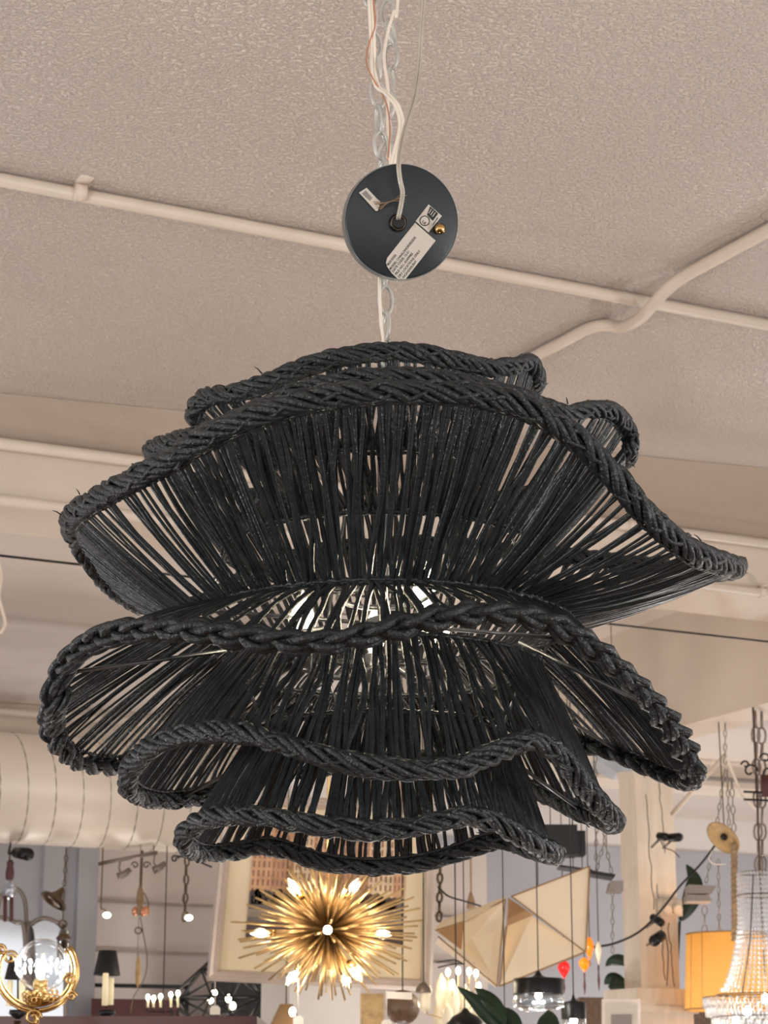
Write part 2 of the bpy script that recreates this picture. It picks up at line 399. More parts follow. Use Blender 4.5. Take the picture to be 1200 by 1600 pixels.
# ================================================================ THE RUFFLED BLACK CHANDELIER
AY = 2.42
AX = at(598, 940, AY).x
SH = thing('ruffled_chandelier', 'large charcoal chandelier of ruffled reed tiers with braided rims, hanging in the foreground', 'chandelier', (AX, AY, CAM.z+.27))
def rimcurve(near, far, cx, half, D, extra=()):
    pts = []
    for (x, y) in near: pts.append(at(x, y, AY-D*math.sqrt(max(0, 1-((x-cx)/half)**2))))
    for (x, y) in far: pts.append(at(x, y, AY+D*math.sqrt(max(0, 1-((x-cx)/half)**2))))
    c = spline(pts, 10, True)
    return c
def ringpt(r, z, th): return V((AX+r*math.sin(th), AY-r*math.cos(th), z))
def ringz(r, y):                       # height of a ring whose near point shows at image row y
    return at(598, y, AY-r).z
RIMS = {
 1: dict(near=[(302, 648), (318, 622), (370, 612), (430, 592), (480, 572), (540, 556), (600, 549), (660, 552), (715, 564), (765, 574), (800, 572), (828, 566), (840, 590)],
         far=[(832, 612), (780, 650), (690, 690), (590, 700), (480, 690), (380, 680), (318, 664)], cx=571, half=270, D=.19, ring=(.13, 700), n=210),
 2: dict(near=[(236, 704), (262, 692), (330, 672), (400, 640), (470, 610), (540, 594), (600, 589), (680, 590), (750, 604), (820, 624), (880, 646), (930, 638), (965, 648), (984, 680), (984, 705)],
         far=[(974, 722), (900, 740), (800, 775), (650, 790), (500, 790), (370, 770), (280, 740), (244, 716)], cx=611, half=377, D=.265, ring=(.18, 800), n=250),
 3: dict(near=[(110, 812), (140, 785), (200, 752), (262, 720), (340, 675), (420, 643), (500, 622), (600, 612), (700, 612), (780, 624), (850, 650), (910, 694), (960, 745), (1000, 790), (1050, 838), (1095, 868), (1135, 882), (1152, 886)],
         far=[(1125, 892), (1050, 889), (950, 876), (800, 862), (650, 850), (500, 862), (400, 895), (330, 938), (270, 955), (215, 945), (165, 910), (135, 872), (115, 838)], cx=630, half=524, D=.37, ring=(.213, 906), n=330),
 4: dict(near=[(84, 1100), (95, 1050), (130, 1010), (190, 986), (260, 984), (340, 990), (420, 1000), (500, 1003), (570, 992), (640, 976), (710, 962), (780, 958), (850, 970), (910, 1000), (960, 1038), (1010, 1085), (1050, 1135), (1076, 1180), (1084, 1212)],
         far=[(1066, 1216), (1020, 1198), (960, 1174), (900, 1160), (820, 1135), (700, 1112), (560, 1105), (430, 1120), (330, 1150), (250, 1180), (180, 1196), (125, 1190), (92, 1165), (80, 1130)], cx=583, half=506, D=.36, ring=(.213, 910), n=275),
 5: dict(near=[(198, 1225), (208, 1195), (245, 1162), (310, 1144), (375, 1145), (440, 1162), (510, 1184), (590, 1200), (670, 1202), (735, 1192), (785, 1170), (830, 1158), (865, 1172), (895, 1205), (925, 1243), (950, 1272), (962, 1286)],
         far=[(945, 1284), (900, 1264), (850, 1240), (800, 1222), (700, 1200), (580, 1195), (450, 1205), (360, 1232), (300, 1246), (250, 1250), (215, 1243)], cx=580, half=383, D=.275, ring=(.176, 990), n=255),
 6: dict(near=[(286, 1316), (298, 1294), (335, 1276), (395, 1274), (460, 1284), (530, 1294), (610, 1296), (680, 1286), (725, 1277), (765, 1282), (800, 1298), (835, 1318), (869, 1336)],
         far=[(840, 1332), (800, 1316), (765, 1316), (725, 1330), (670, 1346), (610, 1354), (550, 1354), (495, 1345), (450, 1330), (410, 1322), (360, 1331), (310, 1332)], cx=577, half=293, D=.21, ring=(.14, 1112), n=225),
}
rng = random.Random(11)
def lerpidx(P, u):
    N = len(P); u = (u % 1)*N; i = int(u); return P[i % N].lerp(P[(i+1) % N], u-i)
def braid(curve_pts, rad, pitch, seed, wisps=True):
    P, LN = resample(curve_pts, int(max(200, sum((a-b).length for a, b in zip(curve_pts, curve_pts[1:]))/.0032)), True)
    N = len(P); cyc = max(6, round(LN/pitch)); b = MB(); rr = random.Random(seed)
    fr = []; nrm = V((0, 0, 1))
    for i in range(N):
        t = (P[(i+1) % N]-P[i-1]).normalized(); rad_v = P[i]-V((AX, AY, P[i].z)); rad_v.normalize()
        a = V((0, 0, 1))*.8+rad_v*.6; a = (a-t*a.dot(t)).normalized(); fr.append((a, t.cross(a)))
    if seed == 4:                                   # three-ply braid of paired reeds
        for s in range(3):
            for k in range(2):
                pts = []; wob = rr.uniform(0, 6)
                for i in range(N):
                    ph = 2*PI*(cyc*i/N + s/3.0); w = 1+.12*math.sin(i*.11+wob)
                    x = rad*.66*math.sin(ph)+(k-.5)*rad*.5*abs(math.cos(ph*.5+.6)); y = rad*.5*math.sin(2*ph)+(k-.5)*rad*.42
                    a, c = fr[i]; pts.append(P[i]+a*x*w+c*y*w)
                b.tube(pts, rad*.40, 6, closed=True)
    else:                                           # rope of long twisted reeds, some lying a little proud
        nr = 6
        for s in range(nr):
            pts = []; wob = rr.uniform(0, 6); w2 = rr.uniform(0, 6); rads = []
            for i in range(N):
                ph = 2*PI*(cyc*i/N + s/nr) + .22*math.sin(i*.09+wob)
                w = 1+.13*math.sin(i*.13+wob)+.08*math.sin(i*.31+w2)
                a, c = fr[i]; pts.append(P[i]+a*rad*.74*math.cos(ph)*w+c*rad*.60*math.sin(ph)*w)
                rads.append(rad*.37*(1+.14*math.sin(i*.23+w2)))
            b.tube(pts, rads, 6, closed=True)
        for s in range(5):                          # counter-wound binding reeds give the plaited look
            pts = []; wob = rr.uniform(0, 6)
            for i in range(N):
                ph = -2*PI*(round(cyc*.62)*i/N) + 2*PI*s/5 + .3*math.sin(i*.07+wob)
                lift = .62+.42*math.sin(3*ph+s)
                a, c = fr[i]; pts.append(P[i]+a*rad*.95*math.cos(ph)*lift+c*rad*.8*math.sin(ph)*lift)
            b.tube(pts, rad*.24, 5, closed=True)
    b.tube(P, rad*.42, 6, closed=True)
    if wisps:
        for k in range(int(LN/.05)):
            i = rr.randrange(N); a, c = fr[i]; p = P[i]+a*rad*rr.uniform(-1, 1.2)+c*rad*rr.uniform(-.7, .9)
            q = p+V((rr.uniform(-1, 1), rr.uniform(-1, 1), rr.uniform(-.4, 1)))*.009
            b.tube([p, p.lerp(q, .5)+V((0, 0, .001)), q], [.0009, .0007, .0003], 4)
    return b, P, fr, LN
def azim(p): return math.atan2(p.x-AX, AY-p.y)
for k, d in RIMS.items():
    C = rimcurve(d['near'], d['far'], d['cx'], d['half'], d['D'])
    rad = {1: .0095, 2: .0095, 3: .0115, 4: .0118, 5: .0110, 6: .0105}[k]
    bb, P, fr, LN = braid(C, rad, .105 if k > 2 else .09, k)
    rr_, yy = d['ring']; z = ringz(rr_, yy)
    n = d['n']; N = len(P)
    # walk round the rim; foot angle mixes the rim's own azimuth with an even share of the ring
    az = [azim(p) for p in P]
    un = [az[0]]
    for i in range(1, N):
        dlt = az[i]-az[i-1]
        while dlt > PI: dlt -= 2*PI
        while dlt < -PI: dlt += 2*PI
        un.append(un[-1]+dlt)
    tot = un[-1]-un[0]+((az[0]-az[-1]+PI) % (2*PI)-PI)
    sgn = 1 if tot > 0 else -1
    sb = MB(); down = -1 if k <= 3 else 1
    # a smoothed share so reeds spread over the ring
    dens = [0]
    for i in range(N):
        dens.append(dens[-1]+1)
    for j in range(n):
        u = (j+rng.uniform(-.42, .42))/n
        i = int(u*N) % N
        even = un[0]+sgn*2*PI*u
        th = .72*un[i]+.28*even+rng.uniform(-.5, .5)*2*PI/n
        # little clusters: neighbouring reeds lean together at the rim
        ui = (u+math.sin(j*2.1+k)*.35/n + rng.gauss(0, 1.0)/n) % 1
        top = lerpidx(P, ui); a, c = fr[int(ui*N) % N]
        inward = (V((AX, AY, top.z))-top).normalized()
        top = top+inward*rad*.5 + V((0, 0, (-1 if k <= 3 else 1)*rad*.55))
        foot = ringpt(rr_+rng.uniform(-.0012, .0012), z+rng.uniform(-.001, .001), th)
        mid = top.lerp(foot, .5)
        ch = (top-foot).length
        bend = V((0, 0, (-1 if k <= 3 else 1)*ch*.030*rng.uniform(.5, 1.3)))-inward*0
        sidev = (top-foot).cross(inward).normalized()*rng.gauss(0, .0036)
        pts = []
        for q in range(9):
            t = q/8.0; w = 4*t*(1-t)
            pts.append(top.lerp(foot, t)+bend*w+sidev*w+sidev*.5*math.sin(t*7+j))
        wd = rng.uniform(.0020, .0034)
        sb.tube(pts, wd, 5, flat=rng.uniform(.45, .8), up=inward, cap=False)
    # a few double reeds wound over the others
    tier = sb.build('reed_tier', M['reed'], SH)
    bb.build('braided_rim', M['braid'], tier)
    # wrapped wire just inside the rim
    wr = MB(); core = []
    off = -1 if k <= 3 else 1
    for i in range(N):
        inward = (V((AX, AY, P[i].z))-P[i]).normalized(); core.append(P[i]+inward*rad*.75+V((0, 0, off*rad*.85)))
    rad2 = [.0021*(1+.35*math.sin(i*1.9)) for i in range(N)]
    wr.tube(core, rad2, 6, closed=True); wr.build('wrapped_wire', M['reed'], tier)
    rg = MB(); ringc = [ringpt(rr_, z, 2*PI*i/240) for i in range(240)]
    rg.tube(ringc, [.0034*(1+.3*math.sin(i*2.3)) for i in range(240)], 6, closed=True)
    rg.build('gathered_ring', M['braid'] if k in (3,) else M['reed'], tier)
    d['z'] = z; d['P'] = P
# frame spokes
ctr = ringz(.213, 906)
def spoke(p, q, r=.0024): MB().tube([p, q], r, 6).build('frame_spoke', M['frame'], SH)
zin = RIMS[5]['z']
for th in (60, 128, 205, 285, 340):
    th_ = R(th); P4 = min(RIMS[4]['P'], key=lambda p: abs(((azim(p)-th_+PI) % (2*PI))-PI))
    spoke(ringpt(.17, zin+.01, th_), P4)
for th in (50, 120, 235, 300):
    th_ = R(th); P5 = min(RIMS[5]['P'], key=lambda p: abs(((azim(p)-th_+PI) % (2*PI))-PI))
    spoke(ringpt(.14, RIMS[6]['z'], th_), P5)
for th in (20, 110, 200, 290):
    spoke(ringpt(.013, ctr-.0, R(th)), ringpt(.213, ctr, R(th)))
    spoke(ringpt(.17, zin, R(th)), ringpt(.137, RIMS[6]['z'], R(th)), .002)
    spoke(ringpt(.128, RIMS[1]['z'], R(th)), ringpt(.178, RIMS[2]['z'], R(th)), .002)
    spoke(ringpt(.178, RIMS[2]['z'], R(th)), ringpt(.21, ctr, R(th)), .002)
    spoke(ringpt(.21, ctr, R(th)), ringpt(.174, zin, R(th)), .002)
# stem, hub, cross arms
ztop = at(602, 560, AY).z
b = MB(); b.tube([V((AX, AY, ctr-.02)), V((AX, AY, ztop-.02))], .006, 10)
b.lathe([(.006, 0), (.03, .004), (.03, .012), (.012, .02), (.006, .02)], (AX, AY, ctr-.012), 24)
b.build('stem', M['frame'], SH)
MB().tube([ringpt(.05, ctr+.03, 2*PI*i/40) for i in range(40)], .0035, 6, closed=True).build('stem_ring', M['frame'], SH)
for th in (20, 110, 200, 290): MB().tube([V((AX, AY, ztop-.02)), ringpt(.128, RIMS[1]['z'], R(th))], .0022, 6).build('top_spoke', M['frame'], SH)
# socket arms and candle bulbs
def candle_bulb(c, r, parent, h=None, tip=V((0, 0, 1)), glassm='bulbglass', lit='filament'):
    h = h or r*3.4
    axis = tip.normalized(); qx = axis.orthogonal().normalized(); qy = axis.cross(qx)
    Mx = Matrix((qx, qy, axis)).transposed()
    prof = [(r*.42, 0), (r*.62, h*.12), (r*.95, h*.32), (r, h*.45), (r*.8, h*.66), (r*.42, h*.86), (r*.1, h*.98), (1e-5, h)]
    g = MB().lathe(prof, c, 16, Mx).build('bulb', M[glassm], parent)
    f = MB(); f.lathe([(1e-5, h*.1), (r*.3, h*.2), (r*.36, h*.45), (r*.24, h*.66), (1e-5, h*.74)], c, 10, Mx); f.build('filament', M[lit], g)
    return g
def plight(c, w, col=(1, .86, .68), r=.015, parent=None, name='bulb_light'):
    l = bpy.data.lights.new(name, 'POINT'); l.energy = w; l.color = col; l.shadow_soft_size = r
    o = bpy.data.objects.new(name, l); COL.objects.link(o); o.location = c
    if parent is not None:
        o0 = V((0, 0, 0)); p = parent
        while p is not None: o0 = o0+p.location; p = p.parent
        o.parent = parent; o.location = V(c)-o0
    return o
for (x, y, dy) in ((472, 1010, -.03), (664, 962, -.06), (686, 1022, .05), (585, 1030, .09)):
    base = at(x, y+18, AY+dy)
    arm = MB().tube(spline([V((AX, AY, base.z+.0)), V((AX, AY, base.z)).lerp(base, .5)+V((0, 0, -.02)), base+V((0, 0, -.012))], 6), .0035, 8)
    a_ = arm.build('socket_arm', M['frame'], SH)
    MB().lathe([(.006, -.014), (.011, -.012), (.0115, .018), (.009, .02)], base, 16).build('socket', M['frame'], a_)
    candle_bulb(base+V((0, 0, .018)), .0165, SH, .06)
    MB().ball(base+V((0, 0, .046)), .0125, 12, (1, 1, 1.7)).build('glowing_core', M['bulb'], SH)
    plight(base+V((0, 0, .048)), 3.0, (1, .97, .93), .012, SH)

# ---------------------------------------------------------------- chains above
def link_mesh(b, c, ax, side, L=.0366, W=.0215, r=.0019, n=8, m=18):
    ax = ax.normalized(); side = (side-ax*side.dot(ax)).normalized(); pts = []
    hl = L/2-W/2; rw = W/2-r
    for k in range(m):
        th = 2*PI*k/m
        pts.append(c+side*(rw*math.cos(th))+ax*((L/2-r)*math.sin(th)*.78+.22*(rw*math.sin(th)+hl*max(-1, min(1, 4*math.sin(th))))))
    b.tube(pts, r, n, closed=True)
def chain(name, label, pts, group=None, L=.0386, W=.0225, r=.0025, parts=True, m='chain', phase=0, jit=.15, seed=1, cat='chain'):
    P, LN = resample(spline(pts, 10), 200); pitch = L-2*r*1.15; n = max(1, int(LN/pitch))
    t = thing(name, label, cat, pts[0], group) if parts else None
    rr = random.Random(seed); one = MB()
    for i in range(n):
        u = (i+.5)*pitch/LN*199; k = min(198, int(u)); c = P[k].lerp(P[k+1], u-k); ax = (P[min(199, k+3)]-P[max(0, k-3)]).normalized()
        ang = phase+(i % 2)*PI/2+rr.uniform(-jit, jit)
        sd = V((math.cos(ang), math.sin(ang), 0))
        ax = (ax+V((rr.uniform(-.06, .06), rr.uniform(-.06, .06), 0))).normalized()
        b = MB() if parts else one
        link_mesh(b, c, ax, sd, L, W, r, 8 if parts else 5, 18 if parts else 10)
        if parts: b.build('link', M[m], t)
    if not parts:
        o = one.build(name, M[m]); tag(o, label, cat, group); return o
    return t
ctop = V((AX+.004, AY, ZC-.02))
chain('chain', 'pale grey link chain carrying the black chandelier, passing behind the round plate',
      [V((AX+.0035, AY, ztop-.01)), at(603, 480, AY), at(600, 430, AY), at(599, 340, AY+.006), at(597, 250, AY+.004), at(592, 180, AY), at(588, 100, AY), at(582, 20, AY), at(579, -60, AY), ctop], phase=.5)
chain('chain', 'second grey link chain hanging just right of the main chain above the plate',
      [at(604, 300, AY+.06), at(604, 210, AY+.06), at(610, 120, AY+.06), at(611, 50, AY+.06), at(606, -10, AY+.06), V((AX+.02, AY+.06, ZC-.02))], phase=1.1, seed=5)
for (q, lb) in ((ctop, 'small screw hook in the ceiling for the main chain'), (V((AX+.02, AY+.06, ZC-.02)), 'small screw hook in the ceiling for the second chain')):
    b = MB().tube([q+V((0, 0, .02)), q+V((0, 0, .004)), q+V((.008, 0, -.002)), q+V((.008, 0, -.012)), q+V((0, 0, -.014)), q+V((-.006, 0, -.008))], .0018, 6)
    tag(b.build('ceiling_hook', M['chain']), lb, 'hook')
# cords
def cord(name, label, pts, r, m, n=8, twin=False, cat='cord', grp=None):
    b = MB(); P = spline(pts, 8)
    if twin:
        b.tube([p+V((r*.9, 0, 0)) for p in P], r, n); b.tube([p-V((r*.9, 0, 0)) for p in P], r, n)
    else: b.tube(P, r, n)
    return tag(b.build(name, M[m]), label, cat, grp)
Yc = AY-.075
cord('power_cord', 'clear twin power cord running from the ceiling into the round plate',
     [at(622, 343, Yc+.012), at(623, 338, Yc-.002), at(627, 318, Yc-.006), at(629, 300, Yc-.014), at(625, 280, Yc-.02), at(623, 258, Yc-.024), at(626, 230, Yc-.005), at(633, 200, Yc+.015), at(648, 150, Yc+.05), at(655, 100, AY), at(658, 50, AY), at(662, 0, AY), at(663, -60, AY), V((AX+.05, AY, ZC-.003))], .0015, 'cord', twin=True)
cord('white_cord', 'white cord looping out beside the chain above the plate',
     [at(612, 262, AY-.02), at(616, 245, AY-.02), at(624, 215, AY-.02), at(627, 190, AY-.02), at(620, 165, AY-.02), at(604, 146, AY-.015), at(590, 135, AY-.01), at(584, 110, AY-.005), at(582, 60, AY-.01), at(579, 0, AY-.01), at(577, -60, AY-.01), V((AX-.012, AY-.01, ZC-.003))], .0021, 'whitecord', twin=True)
cord('white_cord', 'white cord threaded through the right chain near the top',
     [at(610, 258, AY+.03), at(606, 200, AY+.03), at(606, 140, AY+.04), at(600, 90, AY+.04), at(606, 50, AY+.045), at(616, 15, AY+.045), at(622, -20, AY+.045), V((AX+.03, AY+.045, ZC-.003))], .0019, 'whitecord')
cord('copper_wire', 'thin bare copper wire beside the main chain',
     [at(606, 250, AY-.01), at(609, 200, AY-.012), at(603, 160, AY-.012), at(584, 125, AY-.012), at(573, 100, AY-.012), at(576, 70, AY-.012), at(586, 40, AY-.012), at(584, 0, AY-.012), at(586, -60, AY-.012), V((AX-.008, AY-.012, ZC-.003))], .0009, 'copper')
cord('white_cord', 'white cord running down with the short chain under the plate',
     [at(594, 400, AY-.014), at(593, 450, AY-.016), at(595, 500, AY-.016), at(599, 535, AY-.014), V((AX-.004, AY-.014, ztop))], .002, 'whitecord')

# ---------------------------------------------------------------- the canopy plate
CC = at(628, 346, AY-.06)
rC = 90*m1(628, 346, AY-.06)
toC = (CAM-CC).normalized()
nrm = (toC + V((.17, 0, .10))).normalized()
xa = V((0, 0, 1)).cross(nrm).normalized(); ya = nrm.cross(xa)
# image right is +x: local frame X right, Y up, Z towards viewer
if xa.x < 0: xa = -xa; ya = -ya
ya = nrm.cross(xa)
MC = Matrix((xa, ya, nrm)).transposed()
CN = thing('ceiling_canopy', 'round charcoal canopy plate with labels hanging on edge from the chains', 'canopy', CC-V((0, 0, rC)))
def PC(x, y, z=0): return CC+MC@V((x*rC/90, -y*rC/90, z))     # x,y in photo pixels from plate centre
MB().lathe([(1e-4, 0.0), (rC*.96, 0.0), (rC*.99, -.0012), (rC, -.004)], CC, 64, MC).build('face_plate', M['canopy'], CN)
MB().openlathe([(rC*1.0, -.002), (rC*1.012, -.006), (rC*1.012, -.020), (rC*.99, -.024)], CC, 64, .004, MC).build('side_wall', M['canopyrim'], CN)
g = MB().lathe([(.004, .0), (.010, .0), (.0105, .003), (.008, .006), (.004, .0055)], PC(-7, 3), 20, MC).build('strain_relief', M['blackm'], CN)
MB().tube([PC(-7, 3)+MC@V((.0082*math.cos(2*PI*i/24), .0082*math.sin(2*PI*i/24), .006)) for i in range(24)], .0008, 5, closed=True).build('brass_ring', M['oldbrass'], g)
sc_ = MB().lathe([(1e-4, .009), (.004, .0085), (.0062, .006), (.0062, .001)], PC(60, 8), 18, MC).build('screw_knob', M['brassp'], CN)
sc_['label'] = 'brass knob'
# labels (corners read off the plate, relative to its centre)
def plabel(corners, name, mm, z=.0006, t=.0003, parent=None):
    return MB().slab([PC(x, y, z) for x, y in corners], nrm*t).build(name, M[mm], parent or CN, smooth=False)
def rel(zx, zy): return (530+zx/6.0-628, 240+zy/6.0-346)      # from the enlarged view of the plate
big = [rel(712, 640), rel(918, 795), rel(650, 1172), rel(575, 1175), rel(520, 1130), rel(470, 1070), rel(455, 1030), rel(465, 985)]
lab1 = plabel(big, 'text_label', 'lab'); lab1['label'] = 'pale grey printed label'
lab2 = plabel([rel(833, 460), rel(965, 560), rel(845, 722), rel(716, 625)], 'logo_label', 'lab'); lab2['label'] = 'small square label with circle mark'
def text(s, zx, zy, ang, h, parent, mm='ink', z=.0011, width=None, bold=False):
    cu = bpy.data.curves.new('lettering', 'FONT'); cu.body = s; cu.size = 1; cu.align_x = 'LEFT'; cu.resolution_u = 3
    if bold: cu.offset = .02
    o = bpy.data.objects.new('lettering', cu); COL.objects.link(o)
    bpy.context.view_layer.update()
    me = bpy.data.meshes.new_from_object(o.evaluated_get(bpy.context.evaluated_depsgraph_get()))
    COL.objects.unlink(o); bpy.data.objects.remove(o)
    xs = [v.co.x for v in me.vertices] or [0, 1]; wid = max(xs)-min(xs)
    hx = h; sx = (width/wid) if width else h
    ca, sa = math.cos(ang), math.sin(ang); vs = []
    x0, y0 = rel(zx, zy)
    for v in me.vertices:
        lx = (v.co.x-min(xs))*sx; ly = v.co.y*hx       # px units, ly up
        vs.append(PC(x0+lx*ca+ly*sa, y0+lx*sa-ly*ca, z))
    b = MB().add(vs, [tuple(p.vertices) for p in me.polygons])
    return b.build('lettering', M[mm], parent, smooth=False)
A = math.atan2(-(640-985), -(465-712)) # placeholder
A = -math.atan2(985-640, 712-465)      # long side direction, rising to the right
lines = [("MADE GOODS", 480, 1058, 21), ("MODEL: CHAALONOR3023DK", 503, 1098, 66), ("DATE CODE: 12-21", 530, 1118, 41), ("FILE NO.: E349985", 560, 1142, 43), ("DRY LOCATIONS ONLY", 590, 1165, 54), ("INCANDESCENT", 632, 1168, 34)]
for s, zx, zy, wd in lines: text(s, zx, zy, A, 5.2, lab1, width=wd, bold=True)
# round UL mark and dark strip
c_ = rel(803, 617); rr_ = 45/6.0
MB().tube([PC(c_[0]+rr_*math.cos(2*PI*i/32), c_[1]+rr_*math.sin(2*PI*i/32), .0011) for i in range(32)], .0005, 5, closed=True).build('circle_mark', M['ink'], lab2)
plabel([rel(848, 478), rel(928, 540), rel(880, 612), rel(822, 560)], 'dark_strip', 'ink', .0009, .0002, lab2)
for k in range(3): plabel([rel(858+k*20, 500+k*15), rel(864+k*20, 505+k*15), rel(840+k*18, 548+k*14), rel(835+k*18, 543+k*14)], 'bar_mark', 'lab', .0012, .0001, lab2)
text("UL", 775, 632, .65, 6.5, lab2, width=8, bold=True)
plabel([rel(925, 575), rel(930, 580), rel(882, 655), rel(877, 650)], 'fine_print', 'ink', .0009, .0002, lab2)
# paper tag with wire tie
tg = plabel([rel(232, 350), rel(330, 440), rel(370, 470), rel(350, 555), rel(330, 560), rel(162, 400)], 'paper_tag', 'lab', .004, .0004); tg['label'] = 'small pale tag on a thin brown wire'
plabel([rel(225, 375), rel(290, 440), rel(268, 470), rel(190, 408)], 'tag_print', 'pewter' if False else 'greyboard', .0046, .0001, tg)
b = MB()
for k in range(7):
    yy_ = rng.uniform(-25, 25); x0, y0 = rel(450, 470); x1, y1 = rel(300+k*12, 500+yy_+k*4); x2, y2 = rel(560+rng.uniform(-20, 60), 380+k*14)
    b.tube(spline([PC(x1, y1, .006), PC(x0, y0, .008+.001*k), PC(x2, y2, .006+.001*k)], 6), .0004, 4)
b.build('tie_wire', M['rope'], CN)
# ================================================================ THINGS IN THE SHOP BEHIND
def up_to_ceiling(p):                      # straight up to whatever the thing hangs from: duct, beam or ceiling
    e, s_ = E1.dot(p), E2.dot(p); z = ZC-.004
    if abs(s_-sD) < rD*.9 and e < E1.dot(c1d): z = c0d.z-math.sqrt(rD*rD-(s_-sD)**2)+.004
    elif sF <= s_ <= sF+.34: z = zb1+.002
    elif s_ >= s2 and s_ <= s2+.3: z = zb2+.002
    elif eR <= e <= eR+.2 and sF+.34 < s_ < s2: z = zR+.002
    return V((p.x, p.y, max(z, p.z+.01)))
def YD(x): return on(x, 1240, sD).y-.02
def one(b, name, m, label, cat, group=None, smooth=True, kind=None):
    return tag(b.build(name, M[m], smooth=smooth), label, cat, group, kind)
def path(pts, Y, n=6): return spline([at(x, y, Y) for x, y in pts], n)
FACE = Matrix(((1, 0, 0), (0, 0, -1), (0, 1, 0)))      # lathe axis pointing at the viewer (-y)

# ---- white square pillar that carries the framed picture
pa = on(452, 1560, 7.25); e0 = E1.dot(pa); wpl = E1.dot(on(563, 1566, 7.25))-e0
struct(MB().slab([ep(e0, 7.25, 0), ep(e0+wpl, 7.25, 0), ep(e0+wpl, 7.25, zt+.5), ep(e0, 7.25, zt+.5)], E2*.25).build('wall_pillar', M['wallw'], smooth=False), 'white square pillar behind the framed picture')

# ---- framed picture
YP = 6.9
cTL, cTR, cBR, cBL = (351, 1240), (685, 1256), (675, 1548), (323, 1532)
def pic(u, v, dy=0):      # u across 0..1, v down 0..1
    x = (cTL[0]*(1-u)+cTR[0]*u)*(1-v)+(cBL[0]*(1-u)+cBR[0]*u)*v
    y = (cTL[1]*(1-u)+cTR[1]*u)*(1-v)+(cBL[1]*(1-u)+cBR[1]*u)*v
    p = at(x, y, YP); return p+V((0, dy, 0))
t = thing('framed_picture', 'large silver framed street print with cream mat hanging behind the brass starburst lamp', 'picture', pic(.5, 1))
BK = V((0, .03, 0))
MB().slab([pic(.02, .02), pic(.98, .02), pic(.98, .98), pic(.02, .98)], BK).build('backing_mat', M['mat_'], t, smooth=False)
b = MB(); fo = [(0, 0), (1, 0), (1, 1), (0, 1)]; fi = [(.052, .06), (.948, .06), (.948, .94), (.052, .94)]
for k in range(4):
    o1, o2, i1, i2 = fo[k], fo[(k+1) % 4], fi[k], fi[(k+1) % 4]
    mid = lambda a, c, w_: (a[0]*(1-w_)+c[0]*w_, a[1]*(1-w_)+c[1]*w_)
    rowA = [pic(*o1, .03), pic(*o1, -.015), pic(*mid(o1, i1, .25), -.032), pic(*mid(o1, i1, .6), -.022), pic(*mid(o1, i1, .8), -.03), pic(*i1, -.004)]
    rowB = [pic(*o2, .03), pic(*o2, -.015), pic(*mid(o2, i2, .25), -.032), pic(*mid(o2, i2, .6), -.022), pic(*mid(o2, i2, .8), -.03), pic(*i2, -.004)]
    b.add(rowA+rowB, [(j, j+1, j+7, j+6) for j in range(5)])
b.build('moulding', M['silverf'], t, smooth=False)
pm = {n: mat('print_'+n, c, .5, var=.2, nscale=30) for n, c in dict(sky=(190, 176, 160), peach=(206, 160, 122), tan=(186, 140, 104), dark=(74, 58, 52), water=(112, 102, 96), road=(150, 134, 118), pale=(222, 196, 160), win=(146, 108, 88)).items()}
u0, u1, v0, v1 = .155, .86, .10, .77
def pq(a, c, d_, e_, m, z, par):
    U = lambda q: u0+(u1-u0)*q; Vv = lambda q: v0+(v1-v0)*q
    return MB().slab([pic(U(a), Vv(d_), -z), pic(U(c), Vv(d_), -z), pic(U(c), Vv(e_), -z), pic(U(a), Vv(e_), -z)], (0, .0008, 0)).build('print_area', pm[m], par, smooth=False)
prt = pq(0, 1, 0, 1, 'water', .003, t); prt.name = 'print'
pq(0, 1, 0, .12, 'sky', .004, prt).name = 'printed_sky'
rp_ = random.Random(4)
x = 0; wins = MB(); bl = []
U = lambda q: u0+(u1-u0)*q; Vv = lambda q: v0+(v1-v0)*q
k = 0
bods = {c: MB() for c in ('peach', 'tan', 'pale')}
while x < .999:
    wd = min(rp_.uniform(.11, .2), 1-x); tp = rp_.uniform(.05, .13)
    bods[['peach', 'tan', 'pale'][k % 3]].slab([pic(U(x), Vv(tp), -.005), pic(U(x+wd), Vv(tp), -.005), pic(U(x+wd), Vv(.62), -.005), pic(U(x), Vv(.62), -.005)], (0, .0008, 0))
    nx = max(3, int(wd/.028))
    for i in range(nx):
        for j in range(7):
            a = x+wd*(i+.3)/nx; c = x+wd*(i+.7)/nx; d0 = tp+.03+j*(.56-tp)/7; d1 = d0+.05
            wins.slab([pic(U(a), Vv(d0), -.0062), pic(U(c), Vv(d0), -.0062), pic(U(c), Vv(d1), -.0062), pic(U(a), Vv(d1), -.0062)], (0, .0008, 0))
    x += wd; k += 1
for c, bb in bods.items():
    if bb.v: bb.build('printed_houses', pm[c], prt, smooth=False)
wins.build('printed_windows', pm['win'], prt, smooth=False)
b = MB()
for i in range(40):
    a = rp_.uniform(0, .93); q = rp_.uniform(.02, .07); d0 = rp_.uniform(.6, .66); b.slab([pic(U(a), Vv(d0), -.0075), pic(U(a+q*.5), Vv(d0-.02), -.0075), pic(U(a+q), Vv(d0+.01), -.0075), pic(U(a+q), Vv(.72), -.0075), pic(U(a), Vv(.72), -.0075)], (0, .0008, 0))
b.build('printed_trees', pm['dark'], prt, smooth=False)
pq(0, 1, .76, .82, 'road', .005, prt).name = 'printed_road'
pq(0, 1, .86, 1, 'dark', .0045, prt).name = 'printed_shadow'
one(MB().tube([pic(.2, .01, .02), up_to_ceiling(pic(.2, .01, .02))], .002, 5), 'picture_wire', 'frame', 'left hanging wire of the framed picture', 'wire')
